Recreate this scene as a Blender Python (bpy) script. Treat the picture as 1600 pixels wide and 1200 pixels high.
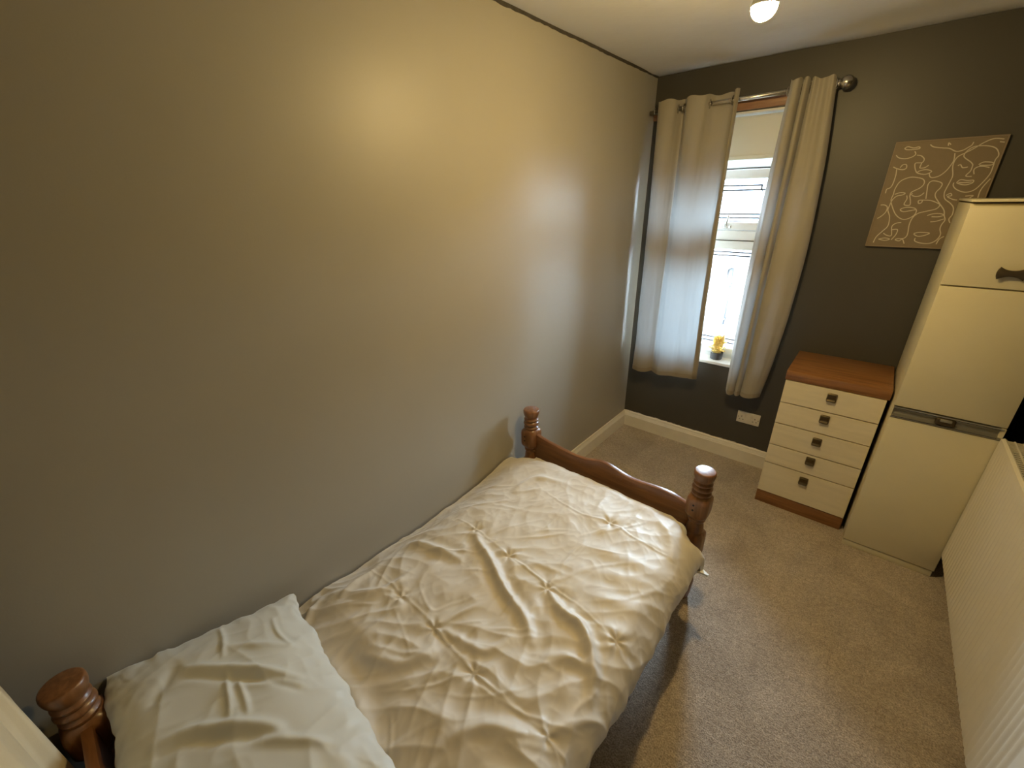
import bpy, bmesh, math, random
import numpy as np
from mathutils import Vector, Matrix

for _o in list(bpy.data.objects):
    bpy.data.objects.remove(_o)
SC = bpy.context.scene
COL = SC.collection
PI = math.pi

# ------------------------------------------------------------------ camera
def setup_camera():
    yaw, pitch, roll, F = 0.7034296, 0.4107981, -0.0165563, 661.763
    cy, sy = math.cos(yaw), math.sin(yaw)
    f = Vector((-sy * math.cos(pitch), cy * math.cos(pitch), -math.sin(pitch)))
    r = Vector((cy, sy, 0))
    u = r.cross(f)
    r2 = math.cos(roll) * r + math.sin(roll) * u
    u2 = -math.sin(roll) * r + math.cos(roll) * u
    cam = bpy.data.cameras.new('camera')
    cam.sensor_fit = 'HORIZONTAL'
    cam.sensor_width = 36.0
    cam.lens = 36.0 * F / 1600.0
    cam.clip_start = 0.02
    o = bpy.data.objects.new('camera', cam)
    m = Matrix((r2, u2, -f)).transposed().to_4x4()
    m.translation = (1.37441, -3.11817, 1.81)
    o.matrix_world = m
    COL.objects.link(o)
    SC.camera = o
setup_camera()

# ------------------------------------------------------------------ world: overcast sky
SKY_STRENGTH = 62.0
BULB_STRENGTH = 680.0
def setup_world():
    w = bpy.data.worlds.new('overcast_sky'); SC.world = w; w.use_nodes = True
    nt = w.node_tree; nt.nodes.clear()
    out = nt.nodes.new('ShaderNodeOutputWorld'); bg = nt.nodes.new('ShaderNodeBackground')
    tc = nt.nodes.new('ShaderNodeTexCoord'); sep = nt.nodes.new('ShaderNodeSeparateXYZ')
    rmp = nt.nodes.new('ShaderNodeValToRGB')
    rmp.color_ramp.elements[0].position = 0.0; rmp.color_ramp.elements[0].color = (0.68, 0.84, 1.0, 1)
    rmp.color_ramp.elements[1].position = 1.0; rmp.color_ramp.elements[1].color = (0.56, 0.76, 1.0, 1)
    nt.links.new(tc.outputs['Generated'], sep.inputs[0])
    nt.links.new(sep.outputs['Z'], rmp.inputs[0])
    nt.links.new(rmp.outputs[0], bg.inputs['Color'])
    bg.inputs['Strength'].default_value = SKY_STRENGTH
    nt.links.new(bg.outputs[0], out.inputs['Surface'])
setup_world()
def setup_portal():                      # guides sampling of the sky through the window
    l = bpy.data.lights.new('window_portal', 'AREA'); l.shape = 'RECTANGLE'
    l.size = 0.80; l.size_y = 1.40
    l.cycles.is_portal = True
    o = bpy.data.objects.new('window_portal', l); COL.objects.link(o)
    o.location = (0.4675, 0.20, 1.40); o.rotation_euler = (-PI / 2, 0, 0)
setup_portal()
SC.view_settings.view_transform = 'Standard'
SC.view_settings.look = 'None'
SC.view_settings.gamma = 1.0
SC.view_settings.use_curve_mapping = False
SC.view_settings.exposure = 1.0
SC.cycles.max_bounces = 12
SC.cycles.diffuse_bounces = 7
SC.cycles.sample_clamp_indirect = 8.0

# ------------------------------------------------------------------ helpers
WLOC = {}
def empty(name, loc, label=None, cat=None, group=None, kind=None):
    o = bpy.data.objects.new(name, None); COL.objects.link(o); o.location = loc
    o.empty_display_size = 0.05
    WLOC[o] = Vector(loc)
    tag(o, label, cat, group, kind)
    return o
def tag(o, label=None, cat=None, group=None, kind=None):
    if label: o['label'] = label
    if cat: o['category'] = cat
    if group: o['group'] = group
    if kind: o['kind'] = kind
    return o
def obj(name, bm, mat, parent=None, smooth=False, origin=None):
    """bm has world coordinates; origin becomes the object's location"""
    me = bpy.data.meshes.new(name)
    base = WLOC[parent] if parent is not None else Vector(origin or (0, 0, 0))
    if isinstance(bm, tuple):
        vs, fs = bm
        me.from_pydata([(v[0] - base.x, v[1] - base.y, v[2] - base.z) for v in vs], [], fs)
    else:
        for v in bm.verts: v.co -= base
        bmesh.ops.recalc_face_normals(bm, faces=bm.faces)
        bm.to_mesh(me); bm.free()
    if smooth:
        me.polygons.foreach_set('use_smooth', [True] * len(me.polygons))
    me.materials.append(mat)
    o = bpy.data.objects.new(name, me); COL.objects.link(o)
    if parent is not None:
        o.parent = parent; WLOC[o] = base
    else:
        o.location = base; WLOC[o] = base
    return o
def auto_smooth(o, deg=35):
    me = o.data
    me.polygons.foreach_set('use_smooth', [True] * len(me.polygons))
    me.set_sharp_from_angle(angle=math.radians(deg))
    return o
def box(x0, x1, y0, y1, z0, z1, bev=0.0, seg=2, bm=None):
    nb = bmesh.new()
    bmesh.ops.create_cube(nb, size=1)
    for v in nb.verts:
        v.co = Vector(((x0 + x1) / 2 + v.co.x * (x1 - x0), (y0 + y1) / 2 + v.co.y * (y1 - y0), (z0 + z1) / 2 + v.co.z * (z1 - z0)))
    if bev > 0:
        bmesh.ops.bevel(nb, geom=list(nb.edges), offset=bev, segments=seg, profile=0.5, affect='EDGES')
    if bm is None: return nb
    return merge(bm, nb)
def merge(bm, nb):
    me = bpy.data.meshes.new('tmp'); nb.to_mesh(me); nb.free(); bm.from_mesh(me); bpy.data.meshes.remove(me)
    return bm
def lathe(profile, seg=32, cx=0, cy=0, bm=None, axis='Z', caps=True):
    """profile: list of (r, h)"""
    bm = bm or bmesh.new()
    rings = []
    for r, h in profile:
        ring = []
        for i in range(seg):
            a = 2 * PI * i / seg
            ring.append(bm.verts.new((cx + r * math.cos(a), cy + r * math.sin(a), h)))
        rings.append(ring)
    for a, b in zip(rings[:-1], rings[1:]):
        for i in range(seg):
            j = (i + 1) % seg
            bm.faces.new((a[i], a[j], b[j], b[i]))
    if caps:
        bm.faces.new(list(reversed(rings[0]))); bm.faces.new(rings[-1])
    return bm
def tube(pts, r, seg=10, bm=None, caps=True):
    bm = bm or bmesh.new()
    P = [Vector(p) for p in pts]
    rs = r if isinstance(r, (list, tuple)) else [r] * len(P)
    rings = []; up = None
    for i, p in enumerate(P):
        t = (P[min(i + 1, len(P) - 1)] - P[max(i - 1, 0)]).normalized()
        if up is None:
            up = Vector((0, 0, 1)) if abs(t.z) < 0.9 else Vector((1, 0, 0))
        a = t.cross(up).normalized(); b = a.cross(t).normalized(); up = b
        rings.append([bm.verts.new(p + rs[i] * (math.cos(2 * PI * k / seg) * a + math.sin(2 * PI * k / seg) * b)) for k in range(seg)])
    for a, b in zip(rings[:-1], rings[1:]):
        for k in range(seg):
            j = (k + 1) % seg
            bm.faces.new((a[k], a[j], b[j], b[k]))
    if caps:
        bm.faces.new(list(reversed(rings[0]))); bm.faces.new(rings[-1])
    return bm
def prism(pts, axis, a0, a1, bm=None, bev=0.0):
    """extrude a 2-D outline (in the two other axes, ascending order) along axis from a0 to a1"""
    nb = bmesh.new()
    def mk(p, a):
        if axis == 0: return (a, p[0], p[1])
        if axis == 1: return (p[0], a, p[1])
        return (p[0], p[1], a)
    A = [nb.verts.new(mk(p, a0)) for p in pts]; B = [nb.verts.new(mk(p, a1)) for p in pts]
    n = len(pts)
    for i in range(n):
        j = (i + 1) % n
        nb.faces.new((A[i], A[j], B[j], B[i]))
    nb.faces.new(list(reversed(A))); nb.faces.new(B)
    bmesh.ops.recalc_face_normals(nb, faces=nb.faces)
    if bev > 0:
        es = [e for e in nb.edges if len(e.link_faces) == 2 and e.calc_face_angle(0) > 0.9]
        bmesh.ops.bevel(nb, geom=es, offset=bev, segments=2, profile=0.5, affect='EDGES')
    if bm is None: return nb
    return merge(bm, nb)
def sphere(c, r, bm=None, u=20, v=12, sc=(1, 1, 1)):
    nb = bmesh.new(); bmesh.ops.create_uvsphere(nb, u_segments=u, v_segments=v, radius=r)
    for q in nb.verts: q.co = Vector((c[0] + q.co.x * sc[0], c[1] + q.co.y * sc[1], c[2] + q.co.z * sc[2]))
    if bm is None: return nb
    return merge(bm, nb)
def torus(c, R, r, axis, bm=None, seg=28, ms=10):
    bm = bm or bmesh.new()
    c = Vector(c); ax = Vector(axis).normalized()
    a = ax.orthogonal().normalized(); b = ax.cross(a)
    rings = []
    for i in range(seg):
        t = 2 * PI * i / seg; d = math.cos(t) * a + math.sin(t) * b
        rings.append([bm.verts.new(c + d * (R + r * math.cos(2 * PI * k / ms)) + ax * (r * math.sin(2 * PI * k / ms))) for k in range(ms)])
    for i in range(seg):
        A, B = rings[i], rings[(i + 1) % seg]
        for k in range(ms):
            j = (k + 1) % ms
            bm.faces.new((A[k], A[j], B[j], B[k]))
    return bm
def spline(pts, n):
    """Catmull-Rom through points (any dimension), n samples"""
    P = np.array(pts, float); m = len(P)
    d = np.concatenate([[0], np.cumsum(np.linalg.norm(np.diff(P, axis=0), axis=1))]); d /= d[-1]
    out = []
    for t in np.linspace(0, 1, n):
        i = min(max(np.searchsorted(d, t) - 1, 0), m - 2)
        f = (t - d[i]) / max(d[i + 1] - d[i], 1e-9)
        p0, p1, p2, p3 = P[max(i - 1, 0)], P[i], P[i + 1], P[min(i + 2, m - 1)]
        out.append(0.5 * (2 * p1 + (p2 - p0) * f + (2 * p0 - 5 * p1 + 4 * p2 - p3) * f * f + (3 * p1 - p0 - 3 * p2 + p3) * f ** 3))
    return np.array(out)
_rng = np.random.default_rng(7)
_perm = _rng.permutation(512)
_ga = _rng.uniform(0, 2 * PI, 512)
def perlin(x, y):
    xi = np.floor(x).astype(int); yi = np.floor(y).astype(int)
    xf = x - xi; yf = y - yi
    def g(ix, iy, fx, fy):
        h = _ga[_perm[(_perm[ix % 512] + iy) % 512]]
        return np.cos(h) * fx + np.sin(h) * fy
    u = xf * xf * xf * (xf * (xf * 6 - 15) + 10); v = yf * yf * yf * (yf * (yf * 6 - 15) + 10)
    a = g(xi, yi, xf, yf); b = g(xi + 1, yi, xf - 1, yf); c = g(xi, yi + 1, xf, yf - 1); d = g(xi + 1, yi + 1, xf - 1, yf - 1)
    return (a * (1 - u) + b * u) * (1 - v) + (c * (1 - u) + d * u) * v
def grid_faces(nu, nv):
    return [(i * nv + j, (i + 1) * nv + j, (i + 1) * nv + j + 1, i * nv + j + 1) for i in range(nu - 1) for j in range(nv - 1)]

# ------------------------------------------------------------------ materials
def new_mat(name):
    m = bpy.data.materials.new(name); m.use_nodes = True
    return m, m.node_tree, m.node_tree.nodes['Principled BSDF']
def mat(name, col, rough=0.5, metal=0.0, spec=0.5, var=0.0, scale=8.0, bump=0.0, bscale=60.0, stretch=(1, 1, 1), col2=None, coat=0.0, sheen=0.0, dist=0.002, detail=6):
    m, nt, b = new_mat(name)
    b.inputs['Roughness'].default_value = rough; b.inputs['Metallic'].default_value = metal
    b.inputs['Specular IOR Level'].default_value = spec
    b.inputs['Coat Weight'].default_value = coat; b.inputs['Coat Roughness'].default_value = 0.2
    b.inputs['Sheen Weight'].default_value = sheen
    tc = nt.nodes.new('ShaderNodeTexCoord'); mp = nt.nodes.new('ShaderNodeMapping')
    mp.inputs['Scale'].default_value = stretch
    nt.links.new(tc.outputs['Object'], mp.inputs[0])
    n = nt.nodes.new('ShaderNodeTexNoise'); n.inputs['Scale'].default_value = scale; n.inputs['Detail'].default_value = detail
    nt.links.new(mp.outputs[0], n.inputs['Vector'])
    r = nt.nodes.new('ShaderNodeValToRGB')
    c2 = col2 or tuple(c * (1 - var) for c in col)
    r.color_ramp.elements[0].position = 0.3; r.color_ramp.elements[0].color = (*c2, 1)
    r.color_ramp.elements[1].position = 0.7; r.color_ramp.elements[1].color = (*col, 1)
    nt.links.new(n.outputs['Fac'], r.inputs[0]); nt.links.new(r.outputs[0], b.inputs['Base Color'])
    if bump > 0:
        n2 = nt.nodes.new('ShaderNodeTexNoise'); n2.inputs['Scale'].default_value = bscale; n2.inputs['Detail'].default_value = 4
        nt.links.new(mp.outputs[0], n2.inputs['Vector'])
        bp = nt.nodes.new('ShaderNodeBump'); bp.inputs['Strength'].default_value = bump; bp.inputs['Distance'].default_value = dist
        nt.links.new(n2.outputs['Fac'], bp.inputs['Height']); nt.links.new(bp.outputs[0], b.inputs['Normal'])
    return m
def wood(name, c1, c2, stretch, rough=0.4, scale=6.0, coat=0.2, bump=0.05, knots=False):
    m, nt, b = new_mat(name)
    b.inputs['Roughness'].default_value = rough; b.inputs['Coat Weight'].default_value = coat; b.inputs['Coat Roughness'].default_value = 0.25
    tc = nt.nodes.new('ShaderNodeTexCoord'); mp = nt.nodes.new('ShaderNodeMapping'); mp.inputs['Scale'].default_value = stretch
    nt.links.new(tc.outputs['Object'], mp.inputs[0])
    n = nt.nodes.new('ShaderNodeTexNoise'); n.inputs['Scale'].default_value = scale; n.inputs['Detail'].default_value = 8; n.inputs['Distortion'].default_value = 0.6
    nt.links.new(mp.outputs[0], n.inputs['Vector'])
    r = nt.nodes.new('ShaderNodeValToRGB')
    r.color_ramp.elements[0].position = 0.35; r.color_ramp.elements[0].color = (*c2, 1)
    r.color_ramp.elements[1].position = 0.65; r.color_ramp.elements[1].color = (*c1, 1)
    nt.links.new(n.outputs['Fac'], r.inputs[0])
    last = r.outputs[0]
    nt.links.new(last, b.inputs['Base Color'])
    bp = nt.nodes.new('ShaderNodeBump'); bp.inputs['Strength'].default_value = bump; bp.inputs['Distance'].default_value = 0.002
    nt.links.new(n.outputs['Fac'], bp.inputs['Height']); nt.links.new(bp.outputs[0], b.inputs['Normal'])
    return m
def fabric(name, col, rough=0.6, transl=0.0, weave=900.0, bump=0.15, sheen=0.3, spec=0.3, tcol=None, var=0.06):
    m, nt, b = new_mat(name)
    b.inputs['Roughness'].default_value = rough; b.inputs['Sheen Weight'].default_value = sheen; b.inputs['Specular IOR Level'].default_value = spec
    b.inputs['Sheen Roughness'].default_value = 0.4
    tc = nt.nodes.new('ShaderNodeTexCoord')
    n = nt.nodes.new('ShaderNodeTexNoise'); n.inputs['Scale'].default_value = 5.0; n.inputs['Detail'].default_value = 5
    nt.links.new(tc.outputs['Object'], n.inputs['Vector'])
    r = nt.nodes.new('ShaderNodeValToRGB')
    r.color_ramp.elements[0].position = 0.3; r.color_ramp.elements[0].color = (*[c * (1 - var) for c in col], 1)
    r.color_ramp.elements[1].position = 0.7; r.color_ramp.elements[1].color = (*col, 1)
    nt.links.new(n.outputs['Fac'], r.inputs[0]); nt.links.new(r.outputs[0], b.inputs['Base Color'])
    w = nt.nodes.new('ShaderNodeTexNoise'); w.inputs['Scale'].default_value = weave; w.inputs['Detail'].default_value = 2
    nt.links.new(tc.outputs['Object'], w.inputs['Vector'])
    bp = nt.nodes.new('ShaderNodeBump'); bp.inputs['Strength'].default_value = bump; bp.inputs['Distance'].default_value = 0.0008
    nt.links.new(w.outputs['Fac'], bp.inputs['Height']); nt.links.new(bp.outputs[0], b.inputs['Normal'])
    if transl > 0:
        t = nt.nodes.new('ShaderNodeBsdfTranslucent'); t.inputs['Color'].default_value = (*(tcol or col), 1)
        mx = nt.nodes.new('ShaderNodeMixShader'); mx.inputs[0].default_value = transl
        out = nt.nodes['Material Output']
        nt.links.new(b.outputs[0], mx.inputs[1]); nt.links.new(t.outputs[0], mx.inputs[2]); nt.links.new(mx.outputs[0], out.inputs['Surface'])
    return m
def emission(name, col, strength):
    m = bpy.data.materials.new(name); m.use_nodes = True; nt = m.node_tree; nt.nodes.clear()
    e = nt.nodes.new('ShaderNodeEmission'); e.inputs['Color'].default_value = (*col, 1); e.inputs['Strength'].default_value = strength
    o = nt.nodes.new('ShaderNodeOutputMaterial'); nt.links.new(e.outputs[0], o.inputs['Surface'])
    return m
def glass_mat(name):
    m = bpy.data.materials.new(name); m.use_nodes = True; nt = m.node_tree; nt.nodes.clear()
    t = nt.nodes.new('ShaderNodeBsdfTransparent'); t.inputs['Color'].default_value = (0.95, 0.97, 0.97, 1)
    g = nt.nodes.new('ShaderNodeBsdfGlossy'); g.inputs['Roughness'].default_value = 0.02
    f = nt.nodes.new('ShaderNodeFresnel'); f.inputs['IOR'].default_value = 1.45
    mx = nt.nodes.new('ShaderNodeMixShader'); o = nt.nodes.new('ShaderNodeOutputMaterial')
    nt.links.new(f.outputs[0], mx.inputs[0]); nt.links.new(t.outputs[0], mx.inputs[1]); nt.links.new(g.outputs[0], mx.inputs[2]); nt.links.new(mx.outputs[0], o.inputs['Surface'])
    return m

M = dict(
    wall_taupe=mat('taupe_satin_paint', (0.37, 0.345, 0.29), 0.45, spec=0.5, var=0.04, scale=2.5, bump=0.12, bscale=180, dist=0.0015),
    wall_dark=mat('dark_grey_paint', (0.066, 0.060, 0.050), 0.45, spec=0.4, var=0.06, scale=3, bump=0.15, bscale=120, dist=0.0015),
    ceiling=mat('white_ceiling_paint', (0.72, 0.71, 0.68), 0.8, spec=0.2, var=0.05, scale=2.0, bump=0.5, bscale=5, dist=0.012),
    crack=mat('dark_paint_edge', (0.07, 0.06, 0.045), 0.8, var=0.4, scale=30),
    skirting=mat('cream_gloss_paint', (0.80, 0.76, 0.66), 0.32, spec=0.5, var=0.06, scale=14, bump=0.12, bscale=40),
    white=mat('white_gloss_paint', (0.78, 0.78, 0.76), 0.35, var=0.04, scale=12),
    upvc=mat('white_plastic', (0.74, 0.77, 0.80), 0.3, var=0.03, scale=10),
    plastic=mat('socket_plastic', (0.72, 0.68, 0.60), 0.35, var=0.08, scale=30),
    black=mat('dark_hole', (0.012, 0.011, 0.010), 0.8),
    blind=fabric('cream_blind_cloth', (0.72, 0.72, 0.66), rough=0.75, transl=0.03, tcol=(0.56, 0.58, 0.55), weave=600, bump=0.1, sheen=0.1, var=0.03),
    lead=mat('grey_lead_strip', (0.02, 0.021, 0.025), 0.6, metal=0.0, var=0.2, scale=50),
    chrome=mat('brushed_steel', (0.62, 0.60, 0.57), 0.24, metal=1.0, var=0.12, scale=60),
    bronze=mat('dark_brass', (0.16, 0.125, 0.075), 0.3, metal=1.0, var=0.25, scale=40),
    brown_metal=mat('brown_handle_metal', (0.10, 0.075, 0.045), 0.42, metal=0.7, var=0.25, scale=40),
    alu=mat('aged_aluminium', (0.42, 0.40, 0.34), 0.38, metal=0.85, var=0.15, scale=70, stretch=(0.1, 1, 1)),
    laminate=mat('cream_laminate', (0.66, 0.60, 0.42), 0.38, spec=0.45, var=0.05, scale=5, bump=0.04, bscale=300),
    laminate_grain=mat('cream_grained_laminate', (0.74, 0.665, 0.49), 0.42, spec=0.4, var=0.09, scale=7, stretch=(1, 1, 6), bump=0.05, bscale=90),
    teak=wood('teak_wood', (0.285, 0.130, 0.042), (0.18, 0.074, 0.022), (0.6, 9, 12), rough=0.38, scale=6),
    teak_side=wood('teak_side_wood', (0.20, 0.075, 0.03), (0.11, 0.04, 0.016), (9, 9, 0.7), rough=0.45, scale=6),
    pine=wood('varnished_pine', (0.215, 0.088, 0.026), (0.145, 0.054, 0.015), (1.0, 10, 12), rough=0.36, scale=5, coat=0.3),
    pine_post=wood('varnished_pine_post', (0.25, 0.110, 0.038), (0.15, 0.060, 0.019), (14, 14, 1.3), rough=0.34, scale=4, coat=0.3),
    batten=wood('brown_batten_wood', (0.34, 0.17, 0.085), (0.22, 0.10, 0.05), (0.8, 9, 9), rough=0.5, scale=6),
    duvet=fabric('satin_cotton_duvet', (0.63, 0.585, 0.52), rough=0.50, weave=1400, bump=0.06, sheen=0.25, spec=0.45, var=0.03),
    pillow=fabric('pillow_cotton', (0.57, 0.565, 0.515), rough=0.5, weave=1400, bump=0.06, sheen=0.25, spec=0.45, var=0.03),
    sheet=fabric('white_sheet', (0.74, 0.74, 0.71), rough=0.7, weave=1200, bump=0.06, sheen=0.2),
    towel=fabric('cream_towel', (0.74, 0.63, 0.42), rough=0.9, weave=500, bump=0.5, sheen=0.5, var=0.08),
    curtain=fabric('linen_curtain', (0.37, 0.335, 0.275), rough=0.8, transl=0.065, tcol=(0.40, 0.45, 0.47), weave=700, bump=0.3, sheen=0.3, var=0.07),
    curtain_hem=fabric('linen_hem', (0.31, 0.275, 0.22), rough=0.8, transl=0.01, weave=700, bump=0.3, sheen=0.3, var=0.07),
    radiator=mat('radiator_enamel', (0.72, 0.68, 0.58), 0.35, var=0.03, scale=20),
    art_paper=mat('brown_art_canvas', (0.22, 0.172, 0.115), 0.75, var=0.06, scale=40, bump=0.1, bscale=500),
    art_frame=mat('light_wood_edge', (0.26, 0.20, 0.14), 0.6, var=0.1, scale=20, stretch=(1, 1, 6)),
    art_line=mat('white_ink', (0.58, 0.52, 0.41), 0.7, var=0.08, scale=100),
    pot=mat('dark_grey_pot', (0.085, 0.085, 0.095), 0.45, var=0.2, scale=40),
    petal=mat('yellow_petals', (0.78, 0.56, 0.14), 0.6, var=0.2, scale=60),
    bulb=emission('warm_bulb_glass', (1.0, 0.715, 0.29), BULB_STRENGTH),
    glass=glass_mat('clear_glass'),
    render=mat('pale_render_wall', (0.20, 0.175, 0.165), 0.9, var=0.5, scale=1.3),
    slate=mat('grey_slate', (0.036, 0.038, 0.042), 0.8, var=0.3, scale=5),
    slate2=mat('weathered_roof', (0.05, 0.05, 0.053), 0.9, var=0.35, scale=3),
    brick=mat('faded_brick', (0.06, 0.045, 0.04), 0.9, var=0.3, scale=6),
    pipe=mat('grey_drain_pipe', (0.016, 0.015, 0.016), 0.6, var=0.2, scale=10),
    yard=mat('concrete_yard', (0.12, 0.12, 0.12), 0.9, var=0.3, scale=1.0),
)
def carpet_mat():
    m, nt, b = new_mat('beige_carpet')
    b.inputs['Roughness'].default_value = 0.95; b.inputs['Specular IOR Level'].default_value = 0.15
    b.inputs['Sheen Weight'].default_value = 0.35; b.inputs['Sheen Roughness'].default_value = 0.6
    tc = nt.nodes.new('ShaderNodeTexCoord')
    def noise(s, d=4, dist=0.0):
        n = nt.nodes.new('ShaderNodeTexNoise'); n.inputs['Scale'].default_value = s; n.inputs['Detail'].default_value = d; n.inputs['Distortion'].default_value = dist
        nt.links.new(tc.outputs['Object'], n.inputs['Vector']); return n
    big, fine, mid = noise(4.0, 5, 0.8), noise(190, 3), noise(55, 4, 0.5)
    def ramp(src, a, b_, c1, c2):
        r = nt.nodes.new('ShaderNodeValToRGB'); r.color_ramp.elements[0].position = a; r.color_ramp.elements[1].position = b_
        r.color_ramp.elements[0].color = (*c1, 1); r.color_ramp.elements[1].color = (*c2, 1); nt.links.new(src.outputs['Fac'], r.inputs[0]); return r
    r1 = ramp(fine, 0.32, 0.68, (0.30, 0.24, 0.185), (0.72, 0.61, 0.49))
    r2 = ramp(big, 0.35, 0.7, (0.74, 0.72, 0.70), (1, 1, 1))
    r3 = ramp(mid, 0.3, 0.65, (0.70, 0.69, 0.68), (1, 1, 1))
    def mul(a, b_):
        x = nt.nodes.new('ShaderNodeMix'); x.data_type = 'RGBA'; x.blend_type = 'MULTIPLY'; x.inputs[0].default_value = 1
        nt.links.new(a, x.inputs[6]); nt.links.new(b_, x.inputs[7]); return x.outputs[2]
    nt.links.new(mul(mul(r1.outputs[0], r2.outputs[0]), r3.outputs[0]), b.inputs['Base Color'])
    ad = nt.nodes.new('ShaderNodeMath'); ad.operation = 'ADD'
    nt.links.new(fine.outputs['Fac'], ad.inputs[0]); nt.links.new(mid.outputs['Fac'], ad.inputs[1])
    bp = nt.nodes.new('ShaderNodeBump'); bp.inputs['Strength'].default_value = 0.9; bp.inputs['Distance'].default_value = 0.006
    nt.links.new(ad.outputs[0], bp.inputs['Height']); nt.links.new(bp.outputs[0], b.inputs['Normal'])
    return m
M['carpet'] = carpet_mat()

# ================================================================== THE ROOM
W, L, H = 2.10, 3.43, 2.516          # width, length, height
TH = 0.26                            # wall thickness
def struct(name, bm, m, label, cat, smooth=False):
    return tag(obj(name, bm, m, None, smooth), label, cat, kind='structure')
struct('floor', box(-TH, W + TH, -L - TH, TH, -0.2, 0.0), M['carpet'], 'mottled beige fitted carpet covering the floor', 'floor')
struct('wall_left', box(-TH, 0, -L, 0, 0, H), M['wall_taupe'], 'long taupe painted wall beside the bed', 'wall')
struct('wall_right', box(W, W + TH, -L, 0, 0, H), M['wall_dark'], 'dark grey wall behind the radiator', 'wall')
struct('wall_back', box(-TH, W + TH, -L - TH, -L, 0, H), M['wall_dark'], 'dark grey wall behind the head of the bed', 'wall')
WX0, WX1, WZ0, WZ1 = 0.100, 0.865, 0.70, 2.262      # window opening
bm = box(-TH, WX0, 0, TH, 0, H)
box(WX1, W + TH, 0, TH, 0, H, bm=bm); box(WX0, WX1, 0, TH, 0, WZ0, bm=bm); box(WX0, WX1, 0, TH, WZ1, H, bm=bm)
struct('wall_far', bm, M['wall_dark'], 'dark grey wall with the window in it', 'wall')
def uneven_ceiling():
    nu, nv = 60, 90
    xs = np.linspace(-TH, W + TH, nu); ys = np.linspace(-L - TH, TH, nv)
    X, Y = np.meshgrid(xs, ys, indexing='ij')
    Z = H + 0.006 * perlin(X * 2.3 + 5, Y * 2.0 + 3) - 0.010 * np.exp(-((Y + 0.10) / 0.07) ** 2) * (0.6 + perlin(X * 2.4, Y * 0 + 9.3)) + 0.004
    vs = np.stack([X.ravel(), Y.ravel(), Z.ravel()], 1).tolist()
    fs = grid_faces(nu, nv)
    n = nu * nv
    vs += [(-TH, -L - TH, H + .15), (W + TH, -L - TH, H + .15), (W + TH, TH, H + .15), (-TH, TH, H + .15)]
    fs.append((n, n + 1, n + 2, n + 3))
    b = bmesh.new(); me = bpy.data.meshes.new('tmp'); me.from_pydata(vs, [], fs); b.from_mesh(me)
    # slab sides
    for (x0, x1, y0, y1) in ((-TH - .02, -TH, -L - TH, TH), (W + TH, W + TH + .02, -L - TH, TH), (-TH, W + TH, TH, TH + .02), (-TH, W + TH, -L - TH - .02, -L - TH)):
        box(x0, x1, y0, y1, H - .1, H + .15, bm=b)
    return b
struct('ceiling', uneven_ceiling(), M['ceiling'], 'white ceiling with uneven old plaster', 'ceiling', True)
# the dark ragged line where wall paint meets the ceiling
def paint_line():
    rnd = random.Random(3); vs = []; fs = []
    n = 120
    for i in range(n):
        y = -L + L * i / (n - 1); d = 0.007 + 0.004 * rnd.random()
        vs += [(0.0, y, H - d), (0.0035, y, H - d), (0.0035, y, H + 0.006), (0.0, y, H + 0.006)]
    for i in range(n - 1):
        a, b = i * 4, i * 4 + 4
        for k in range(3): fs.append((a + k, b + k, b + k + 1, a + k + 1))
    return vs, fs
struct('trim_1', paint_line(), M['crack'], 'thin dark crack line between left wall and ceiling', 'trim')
# skirting boards with a moulded top
def skirt_profile(d, h=0.130):       # (offset from wall, z)
    return [(0, 0), (d, 0), (d, h - 0.034), (d - 0.003, h - 0.030), (d - 0.003, h - 0.026), (d - 0.007, h - 0.018), (d - 0.010, h - 0.008), (d - 0.010, h - 0.004), (d - 0.013, h), (0, h)]
pr = skirt_profile(0.019)
auto_smooth(struct('baseboard_left', prism([(p[0], p[1]) for p in pr], 1, -L, 0.0), M['skirting'], 'cream skirting board along the taupe left wall', 'skirting board'), 25)
auto_smooth(struct('baseboard_far', prism([(-p[0], p[1]) for p in pr], 0, 0.0, W), M['skirting'], 'cream skirting board under the window wall', 'skirting board'), 25)
auto_smooth(struct('baseboard_right', prism([(W - p[0], p[1]) for p in pr], 1, -L, 0.0), M['skirting'], 'cream skirting board under the radiator wall', 'skirting board'), 25)
# uneven paint edge on top of the far skirting
def ragged_paint():
    rnd = random.Random(11); vs = []; fs = []
    n = 150; x0, x1 = 0.0, 1.12; hh = 0.0
    for i in range(n):
        x = x0 + (x1 - x0) * i / (n - 1)
        hh = 0.75 * hh + 0.25 * rnd.uniform(-0.004, 0.013)
        vs += [(x, -0.0012, 0.129), (x, -0.0012, 0.132 + max(0, hh)), (x, 0.0, 0.132 + max(0, hh))]
    for i in range(n - 1):
        a, b = i * 3, i * 3 + 3
        for k in range(2): fs.append((a + k, b + k, b + k + 1, a + k + 1))
    return vs, fs
struct('trim_2', ragged_paint(), M['skirting'], 'ragged cream paint edge above the far skirting', 'trim')

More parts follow.
